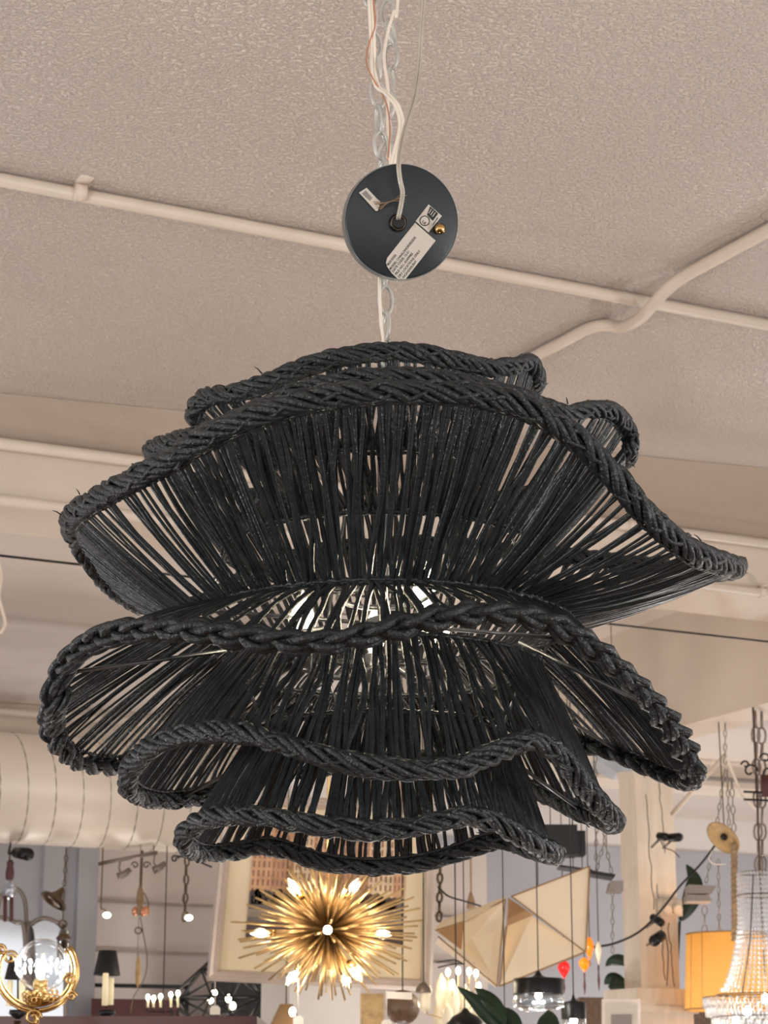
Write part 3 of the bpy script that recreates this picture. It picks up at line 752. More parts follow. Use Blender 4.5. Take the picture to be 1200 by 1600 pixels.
one(MB().tube([pic(.8, .01, .02), up_to_ceiling(pic(.8, .01, .02))], .002, 5), 'picture_wire', 'frame', 'right hanging wire of the framed picture', 'wire')

# ---- brass starburst lamp
YS = 6.2; c = at(512, 1453, YS); u = m1(512, 1453, YS)
t = thing('starburst_chandelier', 'brass starburst lamp of thin radiating rods with bare bulbs, below the black chandelier', 'chandelier', c)
MB().ball(c, 13*u, 20).build('core_ball', M['brass'], t)
rs = random.Random(21); NS = 230; spk = []
for i in range(NS):
    ph = (1+5**.5)/2; zc_ = 1-2*(i+.5)/NS; th = 2*PI*i/ph+rs.uniform(-.15, .15)
    q = math.sqrt(1-zc_*zc_); dd = V((q*math.cos(th), q*math.sin(th), zc_)).normalized()
    l = rs.choice([.62, .75, .85, .93, 1.0])*152*u
    l *= 1/math.sqrt(dd.x**2+dd.y**2+(dd.z/.72)**2)
    spk.append((l*math.hypot(dd.x, dd.z), dd, l))
spk.sort(key=lambda a: (a[1].y > .25, -a[0])); rest = MB()
for i, (_, dd, l) in enumerate(spk):
    b = MB() if i < 100 else rest
    b.tube([c+dd*10*u, c+dd*l], [1.9*u, 1.6*u], 6)
    if i < 100: b.build('rod', M['brass'], t)
rest.build('rod_cluster', M['brass'], t)['kind'] = 'stuff'
for (x, y, dy) in ((460, 1386, -.05), (553, 1386, -.05), (408, 1458, -.03), (597, 1459, -.03), (457, 1526, -.05), (556, 1520, -.06), (512, 1453, -.21), (541, 1532, .05)):
    q = at(x, y, YS+dy); dd = (q-c).normalized(); s0 = q-dd*12*u
    a_ = MB().tube([c, s0], 2.2*u, 8).build('bulb_arm', M['brass'], t)
    MB().tube([s0-dd*10*u, s0], 5.5*u, 12).build('socket', M['brassp'], a_)
    if (x, y) == (512, 1453): MB().ball(q, 6.5*u, 16).build('bulb', M['bulb'], t)
    else:
        candle_bulb(s0, 9.5*u, t, 30*u, dd); f = MB().ball(s0+dd*12*u, 6.5*u, 10, (1, 1, 1)).build('bulb_glow_core', M['bulb'], t); f.name = 'glowing_core'
    if x in (460, 553, 457, 556): plight(q-V((0, .03, 0)), .28, (1, .9, .75), .02, t)
MB().tube([c, up_to_ceiling(c)], 2.5*u, 8).build('stem', M['brass'], t)

# ---- price tags on strings
def price_tag(x, y0, y1, Y, label):
    p = at(x, y0, Y); q = at(x, y1, Y); uu = m1(x, y1, Y)
    t = thing('price_tag', label, 'tag', q)
    MB().tube([p, q], .8*uu, 5).build('string', M['paper'], t)
    MB().slab([q+V((-8*uu, 0, -13*uu)), q+V((8*uu, 0, -13*uu)), q+V((8*uu, 0, -3*uu)), q+V((4*uu, 0, 1*uu)), q+V((-4*uu, 0, 1*uu)), q+V((-8*uu, 0, -3*uu))], (0, .003, 0)).build('tag_card', M['paper'], t, smooth=False)
price_tag(466, 1505, 1588, 6.15, 'white price tag on a string below the starburst lamp')
price_tag(336, 1531, 1572, 6.9, 'pale tag on a string below the left corner of the framed picture')
price_tag(604, 1548, 1594, 6.43, 'small white tag beside the round brown pendant')

# ---- dark red cabinet
YC2 = 5.2
pA = at(-120, 1588, YC2); pB = at(402, 1586, YC2)
ztp = pA.z
t = thing('cabinet', 'dark red wooden cabinet top along the bottom left edge', 'cabinet', (0.5*(pA.x+pB.x), YC2+.2, 0))
MB().slab([V((pA.x, YC2+.01, 0)), V((pB.x-.01, YC2+.01, 0)), V((pB.x-.01, YC2+.01, ztp-.02)), V((pA.x, YC2+.01, ztp-.02))], (0, .4, 0)).build('body', M['darkwood'], t, smooth=False)
MB().slab([V((pA.x, YC2-.01, ztp-.02)), V((pB.x, YC2-.01, ztp-.02)), V((pB.x, YC2-.01, ztp)), V((pA.x, YC2-.01, ztp))], (0, .44, 0)).build('top', M['darkwood'], t, smooth=False)
for k in range(3):
    xk = pA.x+(pB.x-pA.x)*(k+.5)/3; w_ = (pB.x-pA.x)/3*.46
    MB().slab([V((xk-w_, YC2-.008, .1)), V((xk+w_, YC2-.008, .1)), V((xk+w_, YC2-.008, ztp-.06)), V((xk-w_, YC2-.008, ztp-.06))], (0, .018, 0)).build('door', M['darkwood'], t, smooth=False)

# ---- globe lamp with brass crescent
YG = 4.3; c = at(66, 1508, YG); u = m1(66, 1508, YG)
t = thing('globe_lamp', 'clear glass globe lamp in a brass crescent at the lower left', 'lamp', at(55, 1640, YG))
MB().ball(c, 41*u, 32).build('glass_globe', M['glass'], t)
b = MB()
for i in range(46):          # pressed dimples around the glass
    th = 2*PI*i/23; zz = (-.25 if i < 23 else .12)+.1*math.sin(i*1.7); q = math.sqrt(1-zz*zz)
    b.ball(c+V((math.cos(th)*q, math.sin(th)*q, zz))*41*u, 2.6*u, 6, (1, 1, 2.0))
b.build('glass_dimples', M['crystal'], t)
sk = MB().lathe([(9*u, -14*u), (11*u, -12*u), (11*u, 14*u), (8*u, 16*u)], at(63, 1546, YG), 20).build('socket', M['brassp'], t)
candle_bulb(at(64, 1532, YG), 11*u, t, 34*u, lit='bulb')
plight(at(66, 1505, YG), .5, (.95, .97, 1), .012, t)
rb = random.Random(9); b = MB()
for i in range(34):
    th = 2*PI*i/17; r_ = 25*u if i % 2 else 18*u
    q = at(64, 1556, YG)+V((math.cos(th)*r_, math.sin(th)*r_, rb.uniform(-9, 8)*u))
    b.tube([q+V((math.cos(a)*4*u, 0, math.sin(a)*4*u)) for a in [2*PI*j/8 for j in range(8)]], 1.3*u, 5, closed=True)
b.lathe([(3*u, -12*u), (14*u, -10*u), (24*u, -3*u), (27*u, 2*u), (25*u, 2*u)], at(64, 1560, YG), 24)
b.build('filigree_cup', M['brassp'], t)
for dd, rr_, w_ in ((0, 62, 3.0), (.03, 56, 2.4), (.015, 66, 1.8)):
    arc = []
    for i in range(30):
        a = R(150+ (395-150)*i/29); arc.append(at(57+rr_*math.cos(a), 1516-rr_*math.sin(a), YG+dd))
    MB().tube(arc, w_*u, 8).build('crescent_arm', M['brassp'], t)
def scroll(cx, cy, r0, turns, Y, s=1, w=2.4):
    return [at(cx+s*r0*(1-.75*i/40)*math.cos(2*PI*turns*i/40), cy-r0*(1-.75*i/40)*math.sin(2*PI*turns*i/40), Y) for i in range(41)]
for (cx, cy, r0, s) in ((16, 1496, 11, 1), (109, 1530, 10, -1), (2, 1484, 9, -1), (52, 1590, 13, 1), (112, 1556, 8, 1)):
    MB().tube(scroll(cx, cy, r0, 1.4, YG-.01, s), 2.3*u, 7).build('scroll', M['brassp'], t)
MB().tube([at(57, 1575, YG), at(55, 1640, YG)], 5*u, 12).build('stem', M['brassp'], t)
b = MB(); pz = at(55, 1640, YG)
MB().lathe([(5*u, pz.z), (5*u, .06), (.05, .05), (.16, .02), (.16, 0)][::-1], (pz.x, pz.y, 0), 24).build('floor_stand', M['brassp'], t)
MB().lathe([(.0001, -10*u), (6*u, -8*u), (7*u, 0), (.0001, 10*u)], at(-3, 1516, YG+.1), 12).build('bulb', M['bulb'], t)

# ---- small black shaded candle lamps
def candle_lamp(cx, ytop, ybot, w0, w1, Y, label, grp, candles):
    uu = m1(cx, ybot, Y); cb = at(cx, ybot, Y); h = (ybot-ytop)*uu*1.0
    t = thing('candle_lamp', label, 'lamp', at(cx, 1584, Y), grp)
    MB().openlathe([(w1*uu, 0), (w0*uu, h)], cb, 32, .002).build('lamp_shade', M['black'], t)
    for (dx, y0, y1, dy) in candles:
        MB().lathe([(4.6*uu, 0), (4.6*uu, (y1-y0)*uu), (3*uu, (y1-y0)*uu+.002)], at(cx+dx, y1, Y+dy), 16).build('candle_sleeve', M['candle'], t)
    MB().lathe([(3*uu, -14*uu), (14*uu, -6*uu), (13*uu, 0), (3*uu, -2*uu)], at(cx, 1578, Y), 20).build('drip_cup', M['blackm'], t)
    MB().tube([at(cx, 1575, Y), at(cx, ytop+4, Y)], 1.6*uu, 6).build('stem', M['oldbrass'], t)
    pz = at(cx, 1580, Y)
    MB().lathe([(.09, 0), (.09, .02), (.012, .05), (.008, pz.z-.02)], (pz.x, pz.y, 0), 20).build('stand', M['oldbrass'], t)
candle_lamp(167, 1486, 1524, 14, 21, 6.1, 'small black shaded lamp with two cream candle sleeves above the cabinet', None, ((-3.5, 1523, 1571, -.06), (5.5, 1530, 1570, .02)))
candle_lamp(28, 1496, 1530, 14, 21, 4.85, 'small black shaded lamp half hidden behind the glass globe', None, ((6, 1534, 1570, -.03), (-14, 1534, 1572, .0)))

# ---- arched mirrors
def arch(pts, Y, w, label, mirror=True, m='pewter'):
    P = path(pts, Y, 6); uu = m1(50, 1500, Y); lo = min(p.z for p in P)
    t = thing('arched_mirror', label, 'mirror', (P[0].x, P[0].y, 0))
    P2 = [V((P[0].x, P[0].y, 0))]+P+[V((P[-1].x, P[-1].y, 0))]
    MB().tube(P2, w*uu, 8).build('arch_frame', M[m], t)
    if mirror: MB().slab([p+V((0, .01, 0)) for p in P2], (0, .006, 0)).build('mirror_pane', M['mirror'], t, smooth=False)
arch([(-34, 1590), (-35, 1480), (-24, 1452), (-8, 1436), (6, 1434), (24, 1441), (38, 1456), (40, 1590)], 9.0, 3.2, 'arched mirror at the very left edge, behind the globe lamp')
arch([(43, 1590), (42, 1456), (50, 1443), (64, 1435), (78, 1436), (92, 1444), (101, 1462), (102, 1590)], 9.1, 3.2, 'arched mirror to the right of the left-edge mirror, behind the globe lamp')
arch([(-6, 1440), (0, 1405), (12, 1390), (26, 1389), (37, 1402), (41, 1430), (41, 1500)], 9.25, 3.4, 'taller dark arch rising behind the two arched mirrors', False)

# ---- hanging lantern with tilted bell canopy
YL = YD(99); u = m1(97, 1400, YL)
q = at(99, 1396, YL)
chain('hanging_chain', 'thin dark chain over the tilted bell canopy at left', [at(100, 1385, YL), at(103, 1345, YL), up_to_ceiling(at(103, 1340, YL))], L=.028, W=.015, r=.0022, parts=False, m='oldbrass')
t = thing('bell_canopy', 'dark tilted bell-shaped canopy hanging on a chain above the arched mirrors', 'canopy', at(85, 1410, YL))
ax_ = V((.5, .3, .8)).normalized(); qx = ax_.orthogonal().normalized(); qy = ax_.cross(qx); Mx = Matrix((qx, qy, ax_)).transposed()
MB().openlathe([(23*u, 0), (22*u, 4*u), (12*u, 9*u), (7*u, 16*u), (4*u, 24*u), (3*u, 27*u)], at(83, 1409, YL), 28, .003, Mx).build('bell_body', M['oldbrass'], t)
MB().tube([at(83, 1409, YL)+ax_*2*u-qx*14*u, at(83, 1409, YL)+ax_*2*u+qx*14*u], 2.4*u, 6).build('cross_strap', M['pewter'], t)
t = thing('glass_lantern', 'slim dark lantern with ringed finial hanging right of the arched mirrors', 'lantern', at(98, 1500, YL))
cL = at(98, 1500, YL)
MB().lathe([(9*u, 0), (10*u, 30*u), (11*u, 33*u), (8*u, 36*u), (7*u, 44*u), (4*u, 50*u)], cL, 20).build('glass_body', M['smoke'], t)
MB().lathe([(11*u, 31*u), (12*u, 33*u), (8*u, 38*u), (6*u, 46*u), (3*u, 51*u), (3*u, 54*u)], cL, 20).build('cap', M['oldbrass'], t)
MB().tube([at(98+6*math.cos(a), 1444-6*math.sin(a), YL) for a in [2*PI*i/16 for i in range(16)]], 1.6*u, 6, closed=True).build('finial_ring', M['oldbrass'], t)
MB().tube([at(98, 1438, YL), at(99, 1415, YL), at(101, 1392, YL)], 1*u, 5).build('hanging_rod', M['oldbrass'], t)
# ---- dark red turned hanging post at far left
YR = YD(20); u = m1(14, 1380, YR); cL = at(13, 1432, YR)
t = thing('hanging_light', 'dark red double-stemmed light with glass ball, under the left end of the duct', 'light', cL)
for dx in (-5, 5): MB().tube([at(13+dx, 1440, YR), at(13+dx, 1400, YR)], 3*u, 8).build('stem', M['maroon'], t)
MB().lathe([(4*u, -16*u), (10*u, -9*u), (11*u, 0), (8*u, 8*u), (5*u, 14*u)], at(14, 1388, YR), 20).build('glass_ball', M['glassw'], t)
MB().lathe([(6*u, 0), (7*u, 10*u), (5*u, 22*u), (6*u, 26*u), (3*u, 30*u)], at(15, 1374, YR), 16).build('turned_top', M['maroon'], t)
MB().tube([at(15, 1346, YR), up_to_ceiling(at(15, 1346, YR))], 1.5*u, 6).build('hanging_rod', M['oldbrass'], t)
t = thing('spot_lamp', 'dark round spot lamp just under the duct at the far left', 'spot lamp', at(32, 1334, YR))
MB().tube([at(22, 1330, YR), at(26, 1332, YR), at(44, 1335, YR-.1)], [5*u, 9*u, 10*u], 16).build('lamp_head', M['blackm'], t)
MB().tube(path([(22, 1330), (14, 1334), (16, 1322)], YR), 2*u, 6).build('bracket', M['blackm'], t)

# ---- track rail and spot heads
YT = YD(200); u = m1(200, 1345, YT)
t = thing('track_rail', 'short pale track rail with small dark spots under the duct', 'track light', at(200, 1350, YT))
MB().tube([at(154, 1350, YT), at(246, 1332, YT)], 3.2*u, 8).build('rail', M['pewter'], t)
for (x, y, x2, y2) in ((188, 1343, 192, 1368), (242, 1334, 247, 1358)):
    h = MB().tube([at(x, y, YT), at(x-2, y+14, YT), at(x2-4, y2-6, YT)], 1.3*u, 6).build('bracket', M['pewter'], t)
    MB().tube([at(x2-8, y2+2, YT), at(x2+2, y2-2, YT), at(x2+12, y2-10, YT)], [6*u, 5.5*u, 4*u], 14).build('spot_head', M['pewter'], h)
for x, y in ((160, 1349), (240, 1333)): MB().tube([at(x, y, YT), up_to_ceiling(at(x, y, YT))], 1*u, 5).build('hanger', M['pewter'], t)
# ---- pendant made of pulley rod with bulbs
YH = YD(219)+.03; u = m1(219, 1400, YH)
t = thing('rod_pendant', 'brown rod pendant with copper bulb cluster and dangling string, above the black shaded lamp', 'pendant light', at(219, 1435, YH))
MB().tube([up_to_ceiling(at(222, 1338, YH)), at(222, 1338, YH), at(220, 1390, YH)], 1.8*u, 6).build('rod', M['oldbrass'], t)
MB().lathe([(2*u, 0), (5*u, 4*u), (4*u, 16*u), (6*u, 22*u), (5*u, 36*u), (2*u, 46*u)], at(218, 1430, YH), 14).build('hub', M['rope'], t)
for a in (-7, 6, 11): MB().ball(at(218+a, 1426-abs(a)*.3, YH), 5*u, 12, (1, 1, 1.5)).build('bulb', M['copper'], t)
MB().tube(path([(225, 1395), (232, 1412), (229, 1425), (221, 1432)], YH), 1*u, 5).build('loop_wire', M['oldbrass'], t)
MB().tube(path([(219, 1432), (224, 1460), (230, 1500), (225, 1530), (208, 1560), (204, 1584)], YH, 8), .8*u, 5).build('string', M['oldbrass'], t)
MB().tube([at(216+5*math.cos(2*PI*i/16), 1454-5*math.sin(2*PI*i/16), YH) for i in range(16)], 1.2*u, 5, closed=True).build('pull_ring', M['oldbrass'], t)
for s in (-1, 1): MB().tube(scroll(220+s*9, 1352, 6, 1.1, YH, s), 1.2*u, 5).build('hook', M['oldbrass'], t)
sp_ = MB().lathe([(.5*u, 0), (3.5*u, 8*u), (4*u, 25*u), (3*u, 40*u), (.5*u, 50*u)], at(215, 1543, YH-.08), 10).build('spindle', M['straw'])
tag(sp_, 'slim pale wooden spindle hanging beside the pendant string', 'ornament')
MB().tube([at(215, 1496, YH-.08), up_to_ceiling(at(215, 1493, YH-.08))], .0012, 4).build('thread', M['pewter'], sp_)
# ---- tiny lit lamps on hooks
def tiny(x, y, x0, y0, Y, label):
    uu = m1(x, y, Y); t = thing('hook_lamp', label, 'lamp', at(x, y, Y), 'tiny lamps under the duct')
    MB().ball(at(x, y, Y), 5.2*uu, 12, (1.2, 1, .9)).build('lit_lens', M['bulbdim'], t)
    MB().tube([at(x, y-4, Y)]+path([(x0+4, y-10), (x0, (y+y0)/2), (x0, y0)], Y)+[up_to_ceiling(at(x0, y0, Y))], 1*uu, 5).build('lamp_wire', M['oldbrass'], t)
tiny(167, 1430, 158, 1410, YD(167), 'tiny lit lamp on a hooked wire above the black shaded lamp')
tiny(295, 1434, 288, 1420, YD(295)-.05, 'tiny lit lamp at the end of a dark chain left of the framed picture')
tiny(321, 1340, 310, 1330, YD(321)-.05, 'tiny greenish lit lamp touching the upper left corner of the framed picture')
chain('hanging_chain', 'dark brown chain with a hook left of the framed picture', [at(288, 1440, YD(290)), at(290, 1395, YD(290)), at(292, 1345, YD(290)), up_to_ceiling(at(292, 1338, YD(290)))], L=.044, W=.025, r=.004, parts=False, m='oldbrass')
t = thing('spot_bracket', 'dark curled bracket arm above the chain left of the framed picture', 'bracket', at(300, 1345, YD(300)+.05)); u = m1(300, 1345, 8.4)
MB().tube(path([(276, 1338), (300, 1340), (315, 1348), (331, 1355)], YD(300)+.05), 1.6*u, 6).build('arm', M['blackm'], t)
MB().tube(scroll(273, 1342, 6, 1.2, YD(300)+.05), 1.4*u, 6).build('curl', M['blackm'], t)
# ---- dark frame outline and maroon board behind the cabinet
YB = 9.7; u = m1(200, 1550, YB)
t = thing('black_frame', 'long black rectangular frame leaning above the maroon board', 'frame', at(220, 1583, YB))
MB().slab([at(145, 1536, YB), at(293, 1539, YB), at(293, 1545, YB), at(145, 1542, YB)], (0, .03, 0)).build('top_rail', M['black'], t, smooth=False)
pr = at(289, 1539, YB); MB().slab([pr, pr+V((6*u, 0, 0)), V((pr.x+6*u, pr.y, 0)), V((pr.x, pr.y, 0))], (0, .03, 0)).build('right_stile', M['black'], t, smooth=False)
pr = at(145, 1539, YB); MB().slab([pr, pr+V((-6*u, 0, 0)), V((pr.x-6*u, pr.y, 0)), V((pr.x, pr.y, 0))], (0, .03, 0)).build('left_stile', M['black'], t, smooth=False)
pr = at(143, 1560, YB-.3); p2 = at(272, 1562, YB-.3)
one(MB().slab([pr, p2, V((p2.x, p2.y, 0)), V((pr.x, pr.y, 0))], (0, .25, 0)), 'sideboard', 'maroon', 'maroon sideboard standing behind the dark red cabinet', 'sideboard', smooth=False)
# ---- small candle chandelier
YK = YD(255)-.05; u = m1(250, 1560, YK)
t = thing('candle_chandelier', 'small dark chandelier with a row of tiny lit candle bulbs above the cabinet', 'chandelier', at(252, 1582, YK))
for (x, y) in ((231, 1558), (240, 1560), (251, 1557), (267, 1554), (278, 1552)):
    a_ = MB().tube(path([(255, 1581), (x, 1580), (x, 1572)], YK), 1.1*u, 5).build('arm', M['blackm'], t)
    MB().tube([at(x, 1574, YK), at(x, y+4, YK)], 1.8*u, 8).build('candle_sleeve', M['candle'], t)
    MB().ball(at(x, y, YK), 2.8*u, 10, (1, 1, 1.5)).build('bulb', M['bulb'], t)
MB().tube([at(255, 1585, YK), at(255, 1560, YK), up_to_ceiling(at(255, 1560, YK))], .9*u, 5).build('stem', M['blackm'], t)
# ---- black wire cage chandelier
YW = YD(345); u = m1(340, 1550, YW); c = at(345, 1568, YW)
t = thing('wire_cage_chandelier', 'black faceted wire cage chandelier with bulbs under the left corner of the framed picture', 'chandelier', c)
rw = 84*u; rc = random.Random(5); nodes = []
for (zz, r_, n_, off) in ((.62, .45, 5, 0), (.1, 1.0, 6, .4), (-.45, .85, 6, .1)):
    nodes.append([c+V((math.cos(2*PI*i/n_+off)*r_*rw, math.sin(2*PI*i/n_+off)*r_*rw*.8, zz*rw)) for i in range(n_)])
b = []
for L_ in nodes:
    for i in range(len(L_)): b.append((L_[i], L_[(i+1) % len(L_)]))
for A_, B_ in ((nodes[0], nodes[1]), (nodes[1], nodes[2])):
    for p in A_:
        for q in sorted(B_, key=lambda q: (q-p).length)[:3]: b.append((p, q))
top = c+V((0, 0, 1.0*rw))
for p in nodes[0]: b.append((p, top))
for p, q in b: MB().tube([p, q], 1.8*u, 6).build('cage_bar', M['black'], t)
for (x, y) in ((329, 1562), (335, 1552), (364, 1572), (357, 1560), (456, 1578)):
    if x < 400:
        MB().ball(at(x, y, YW), 4.2*u, 12, (1, 1, 1.4)).build('bulb', M['bulb'], t)
        MB().tube([at(x, y+6, YW), at(x, y+24, YW), at(346, 1600, YW)], 2*u, 6).build('socket_arm', M['blackm'], t)
MB().tube([top, up_to_ceiling(top)], 1.3*u, 5).build('stem', M['blackm'], t)
# ---- low black boxy furniture behind the cage
for (x0, x1, y0, lb) in ((330, 458, 1516, 'large dark cabinet behind the black wire cage'), (563, 600, 1552, 'tan wooden cupboard right of the white pillar')):
    p = at(x0, y0, 9.9); q = at(x1, y0, 9.9)
    one(MB().slab([p, q, V((q.x, q.y, 0)), V((p.x, p.y, 0))], (0, .35, 0)), 'cupboard', 'black' if x0 < 400 else 'straw', lb, 'cupboard', smooth=False)
# pale conical shade at the right of the cage
YX = 6.7; u = m1(430, 1570, YX)
t = thing('cone_lamp', 'tan cone-shaped shade with a lit bulb below the starburst lamp, left of the price tag', 'lamp', at(445, 1600, YX))
MB().openlathe([(26*u, 0), (10*u, 34*u)], at(447, 1604, YX), 28, .003).build('lamp_shade', M['linend'], t)
MB().ball(at(457, 1581, YX-.22), 5*u, 10, (1, 1, 1.4)).build('bulb', M['bulb'], t)
MB().tube([at(447, 1572, YX), up_to_ceiling(at(447, 1572, YX))], 1*u, 5).build('stem', M['oldbrass'], t)
# ---- round brown pendant
YV = 6.6; u = m1(629, 1575, YV); c = at(629, 1574, YV)
t = thing('ball_pendant', 'round mottled brown ball pendant with a small label, under the right part of the picture', 'pendant light', c-V((0, 0, 27*u)))
MB().ball(c, 27*u, 28).build('ball_shade', M['vase'], t)
MB().slab([at(603, 1549, YV-.17), at(644, 1551, YV-.17), at(644, 1562, YV-.17), at(603, 1560, YV-.17)], (0, .003, 0)).build('label_card', M['paper'], t, smooth=False)
MB().tube([c, up_to_ceiling(c)], 1.2*u, 5).build('cord', M['black'], t)
# ---- frosted petal chandelier
YF = 6.75; u = m1(715, 1550, YF)
t = thing('petal_chandelier', 'chandelier of milky teardrop glass petals and lit candle bulbs right of the framed picture', 'chandelier', at(715, 1600, YF))
for (x, y, r_, h, dy) in ((665, 1562, 11, 42, 0), (690, 1550, 11, 60, -.05), (707, 1562, 12, 62, -.1), (728, 1566, 12, 56, -.05), (700, 1590, 10, 40, -.15), (684, 1585, 9, 44, .05), (745, 1575, 10, 46, .05)):
    MB().lathe([(.001, -h*.5*u), (r_*.7*u, -h*.38*u), (r_*u, -h*.1*u), (r_*.75*u, h*.25*u), (.001, h*.5*u)], at(x, y, YF+dy), 16).build('glass_petal', M['frost'], t)
for (x, y) in ((700, 1519), (716, 1517), (707, 1537), (744, 1521), (748, 1541), (733, 1518), (667, 1566)):
    MB().ball(at(x, y, YF-.12), 3.6*u, 10, (1, 1, 1.6)).build('bulb', M['bulb'], t)
    MB().tube([at(x, y+6, YF-.12), at(x, y+18, YF-.12), at(715, 1598, YF)], 1*u, 5).build('bulb_arm', M['brass'], t)
for pts in ([(682, 1504), (710, 1500), (726, 1508)], [(684, 1512), (705, 1507), (724, 1506)]):
    MB().tube(path(pts, YF), 1.2*u, 5).build('top_arm', M['blackm'], t)
MB().tube([at(715, 1598, YF), at(712, 1503, YF), up_to_ceiling(at(712, 1503, YF))], 1.2*u, 5).build('stem', M['blackm'], t)
for (x, y, h) in ((664, 1540, 20), (668, 1542, 18)):
    pass
YBL = 6.45
t = thing('bell_pendant', 'small taupe bell shade with glowing glass below the right corner of the framed picture', 'pendant light', at(664, 1580, YBL)); u = m1(664, 1570, YBL)
MB().openlathe([(13*u, 0), (12*u, 7*u), (6*u, 14*u), (1.5*u, 17*u)], at(662, 1551, YBL), 24, .002).build('bell_shade', M['pewter'], t)
MB().lathe([(4*u, -28*u), (7*u, -22*u), (7*u, -2*u), (5*u, 0)], at(665, 1551, YBL), 16).build('glass_shade', M['frost'], t)
MB().tube([at(662, 1536, YBL), up_to_ceiling(at(662, 1536, YBL))], 1*u, 5).build('cord', M['black'], t)

# ---- faceted linen lamp
YN = 7.3; u = m1(800, 1450, YN)
Z8 = lambda zx, zy, dy=0: at(660+zx/4.286, 1300+zy/4.286, YN+dy)
t = thing('faceted_lamp', 'large angular linen panel lamp shaped like folded sails, right of the framed picture', 'lamp', Z8(510, 1040))
def panel(pts, m, name='fabric_panel', th=.012):
    P = [Z8(*p) for p in pts]
    o = MB().slab(P, (0, th, 0)).build(name, M[m], t, smooth=False); return P, o
PA = [(600, 430, -.12), (1120, 230, .05), (1095, 800, -.02)]
PB = [(562, 632, .10), (735, 560, -.02), (1090, 805, -.02), (515, 1035, -.06)]
PD = [(280, 600, .02), (555, 452, -.1), (552, 640, -.02), (500, 1030, -.06), (262, 785, .05)]
panel(PA, 'linen'); panel(PB, 'linen'); panel(PD, 'linen')
panel([(575, 440, .0), (745, 556, .04), (565, 640, .16)], 'linend', 'inner_lining')
panel([(95, 662, .08), (290, 596, .16), (262, 790, .16)], 'linend', 'inner_lining')
panel([(85, 640, .02), (150, 585, .1), (565, 430, .0), (552, 458, -.1), (285, 598, -.02), (95, 662, .02)], 'linen', 'edge_panel')
panel([(110, 705, .05), (88, 745, .12), (300, 900, .12), (495, 1042, .0), (490, 1030, -.06), (262, 790, .0)], 'linen', 'edge_panel')
for e_ in ([PA[0], PA[1]], [PA[1], PA[2]], [(595, 430, -.13), (1095, 805, -.04)], [PB[3], PB[0]], [PB[3], (1090, 806, -.02)], [PD[0], PD[1]], [PD[1], PD[3]], [(105, 700, 0), (500, 1035, -.07)], [(88, 660, .01), (280, 600, -.02)], [(515, 1035, -.08), (560, 640, -.03)]):
    MB().tube([Z8(p[0], p[1], (p[2] if len(p) > 2 else 0)-.006) for p in e_], 1.3*u, 5).build('edge_wire', M['linend'], t)
plight(Z8(640, 780, .35), 1.2, (1, .9, .75), .05, t)
for (x, y) in ((775, 470), (1010, 280)): MB().tube([Z8(x, y-40, .06), up_to_ceiling(Z8(x, y-40, .06))], .8*u, 5).build('hanging_wire', M['blackm'], t)

# ---- black and glass pendants in front
def cordup(x, y, Y, r, t): MB().tube([at(x, y, Y), up_to_ceiling(at(x, y, Y))], r, 6).build('cord', M['black'], t)
YQ = 6.5
def drum(cx, ytop, hb, hg, rx, label, Y=YQ):
    u = m1(cx, ytop, Y); c = at(cx, ytop, Y); t = thing('drum_pendant', label, 'pendant light', c-V((0, 0, (hb+hg)*u)), 'black and glass pendants')
    MB().openlathe([(rx*u, -hb*u), (rx*u, -2*u), (rx*.96*u, 0), (.3*rx*u, 2*u), (.16*rx*u, 5*u), (.06*rx*u, 12*u)], c, 40, .002).build('metal_cap', M['blackm'], t)
    MB().openlathe([(rx*.55*u, -(hb+hg)*u), (rx*.98*u, -(hb+hg*.75)*u), (rx*1.04*u, -(hb+hg*.4)*u), (rx*.98*u, -hb*u)], c, 36, .003).build('glass_bowl', M['glass'], t)
    MB().tube([c+V((rx*1.02*u*math.cos(a), rx*1.02*u*math.sin(a), -(hb+hg*.72)*u)) for a in [2*PI*i/40 for i in range(40)]], 1*u, 6, closed=True).build('glass_rim', M['glassw'], t)
    MB().ball(c-V((0, 0, (hb+2)*u)), 5.5*u, 12).build('bulb', M['bulb'], t)
    MB().tube([c, c-V((0, 0, (hb-2)*u))], 4*u, 8).build('socket', M['blackm'], t)
    plight(c-V((0, 0, (hb+6)*u)), .5, (1, .92, .8), .02, t)
    cordup(cx, ytop-10, Y, .9*u, t)
drum(841, 1529, 24, 26, 39.5, 'wide black drum pendant with clear glass below, in front of the linen lamp')
drum(896, 1566, 26, 26, 19.5, 'narrow black pendant with clear glass, right of the wide drum pendant', 6.6)
u = m1(727, 1590, 6.35); t = thing('dome_pendant', 'dark dome pendant cut by the bottom edge, below the milky glass petals', 'pendant light', at(727, 1618, 6.35))
MB().openlathe([(33*u, -34*u), (33*u, -28*u), (29*u, -16*u), (20*u, -6*u), (8*u, 0), (3*u, 7*u)], at(727, 1582, 6.35), 36, .002).build('dome_shade', M['blackm'], t)
cordup(726, 1580, 6.35, .9*u, t)
t = thing('cord_pendant', 'black cord pendant whose cord hangs down the middle of the linen lamp', 'pendant light', at(789, 1640, 6.4))
MB().openlathe([(24*u, -24*u), (20*u, -8*u), (6*u, 0)], at(789, 1618, 6.4), 28, .002).build('dome_shade', M['blackm'], t); cordup(789, 1616, 6.4, .9*u, t)
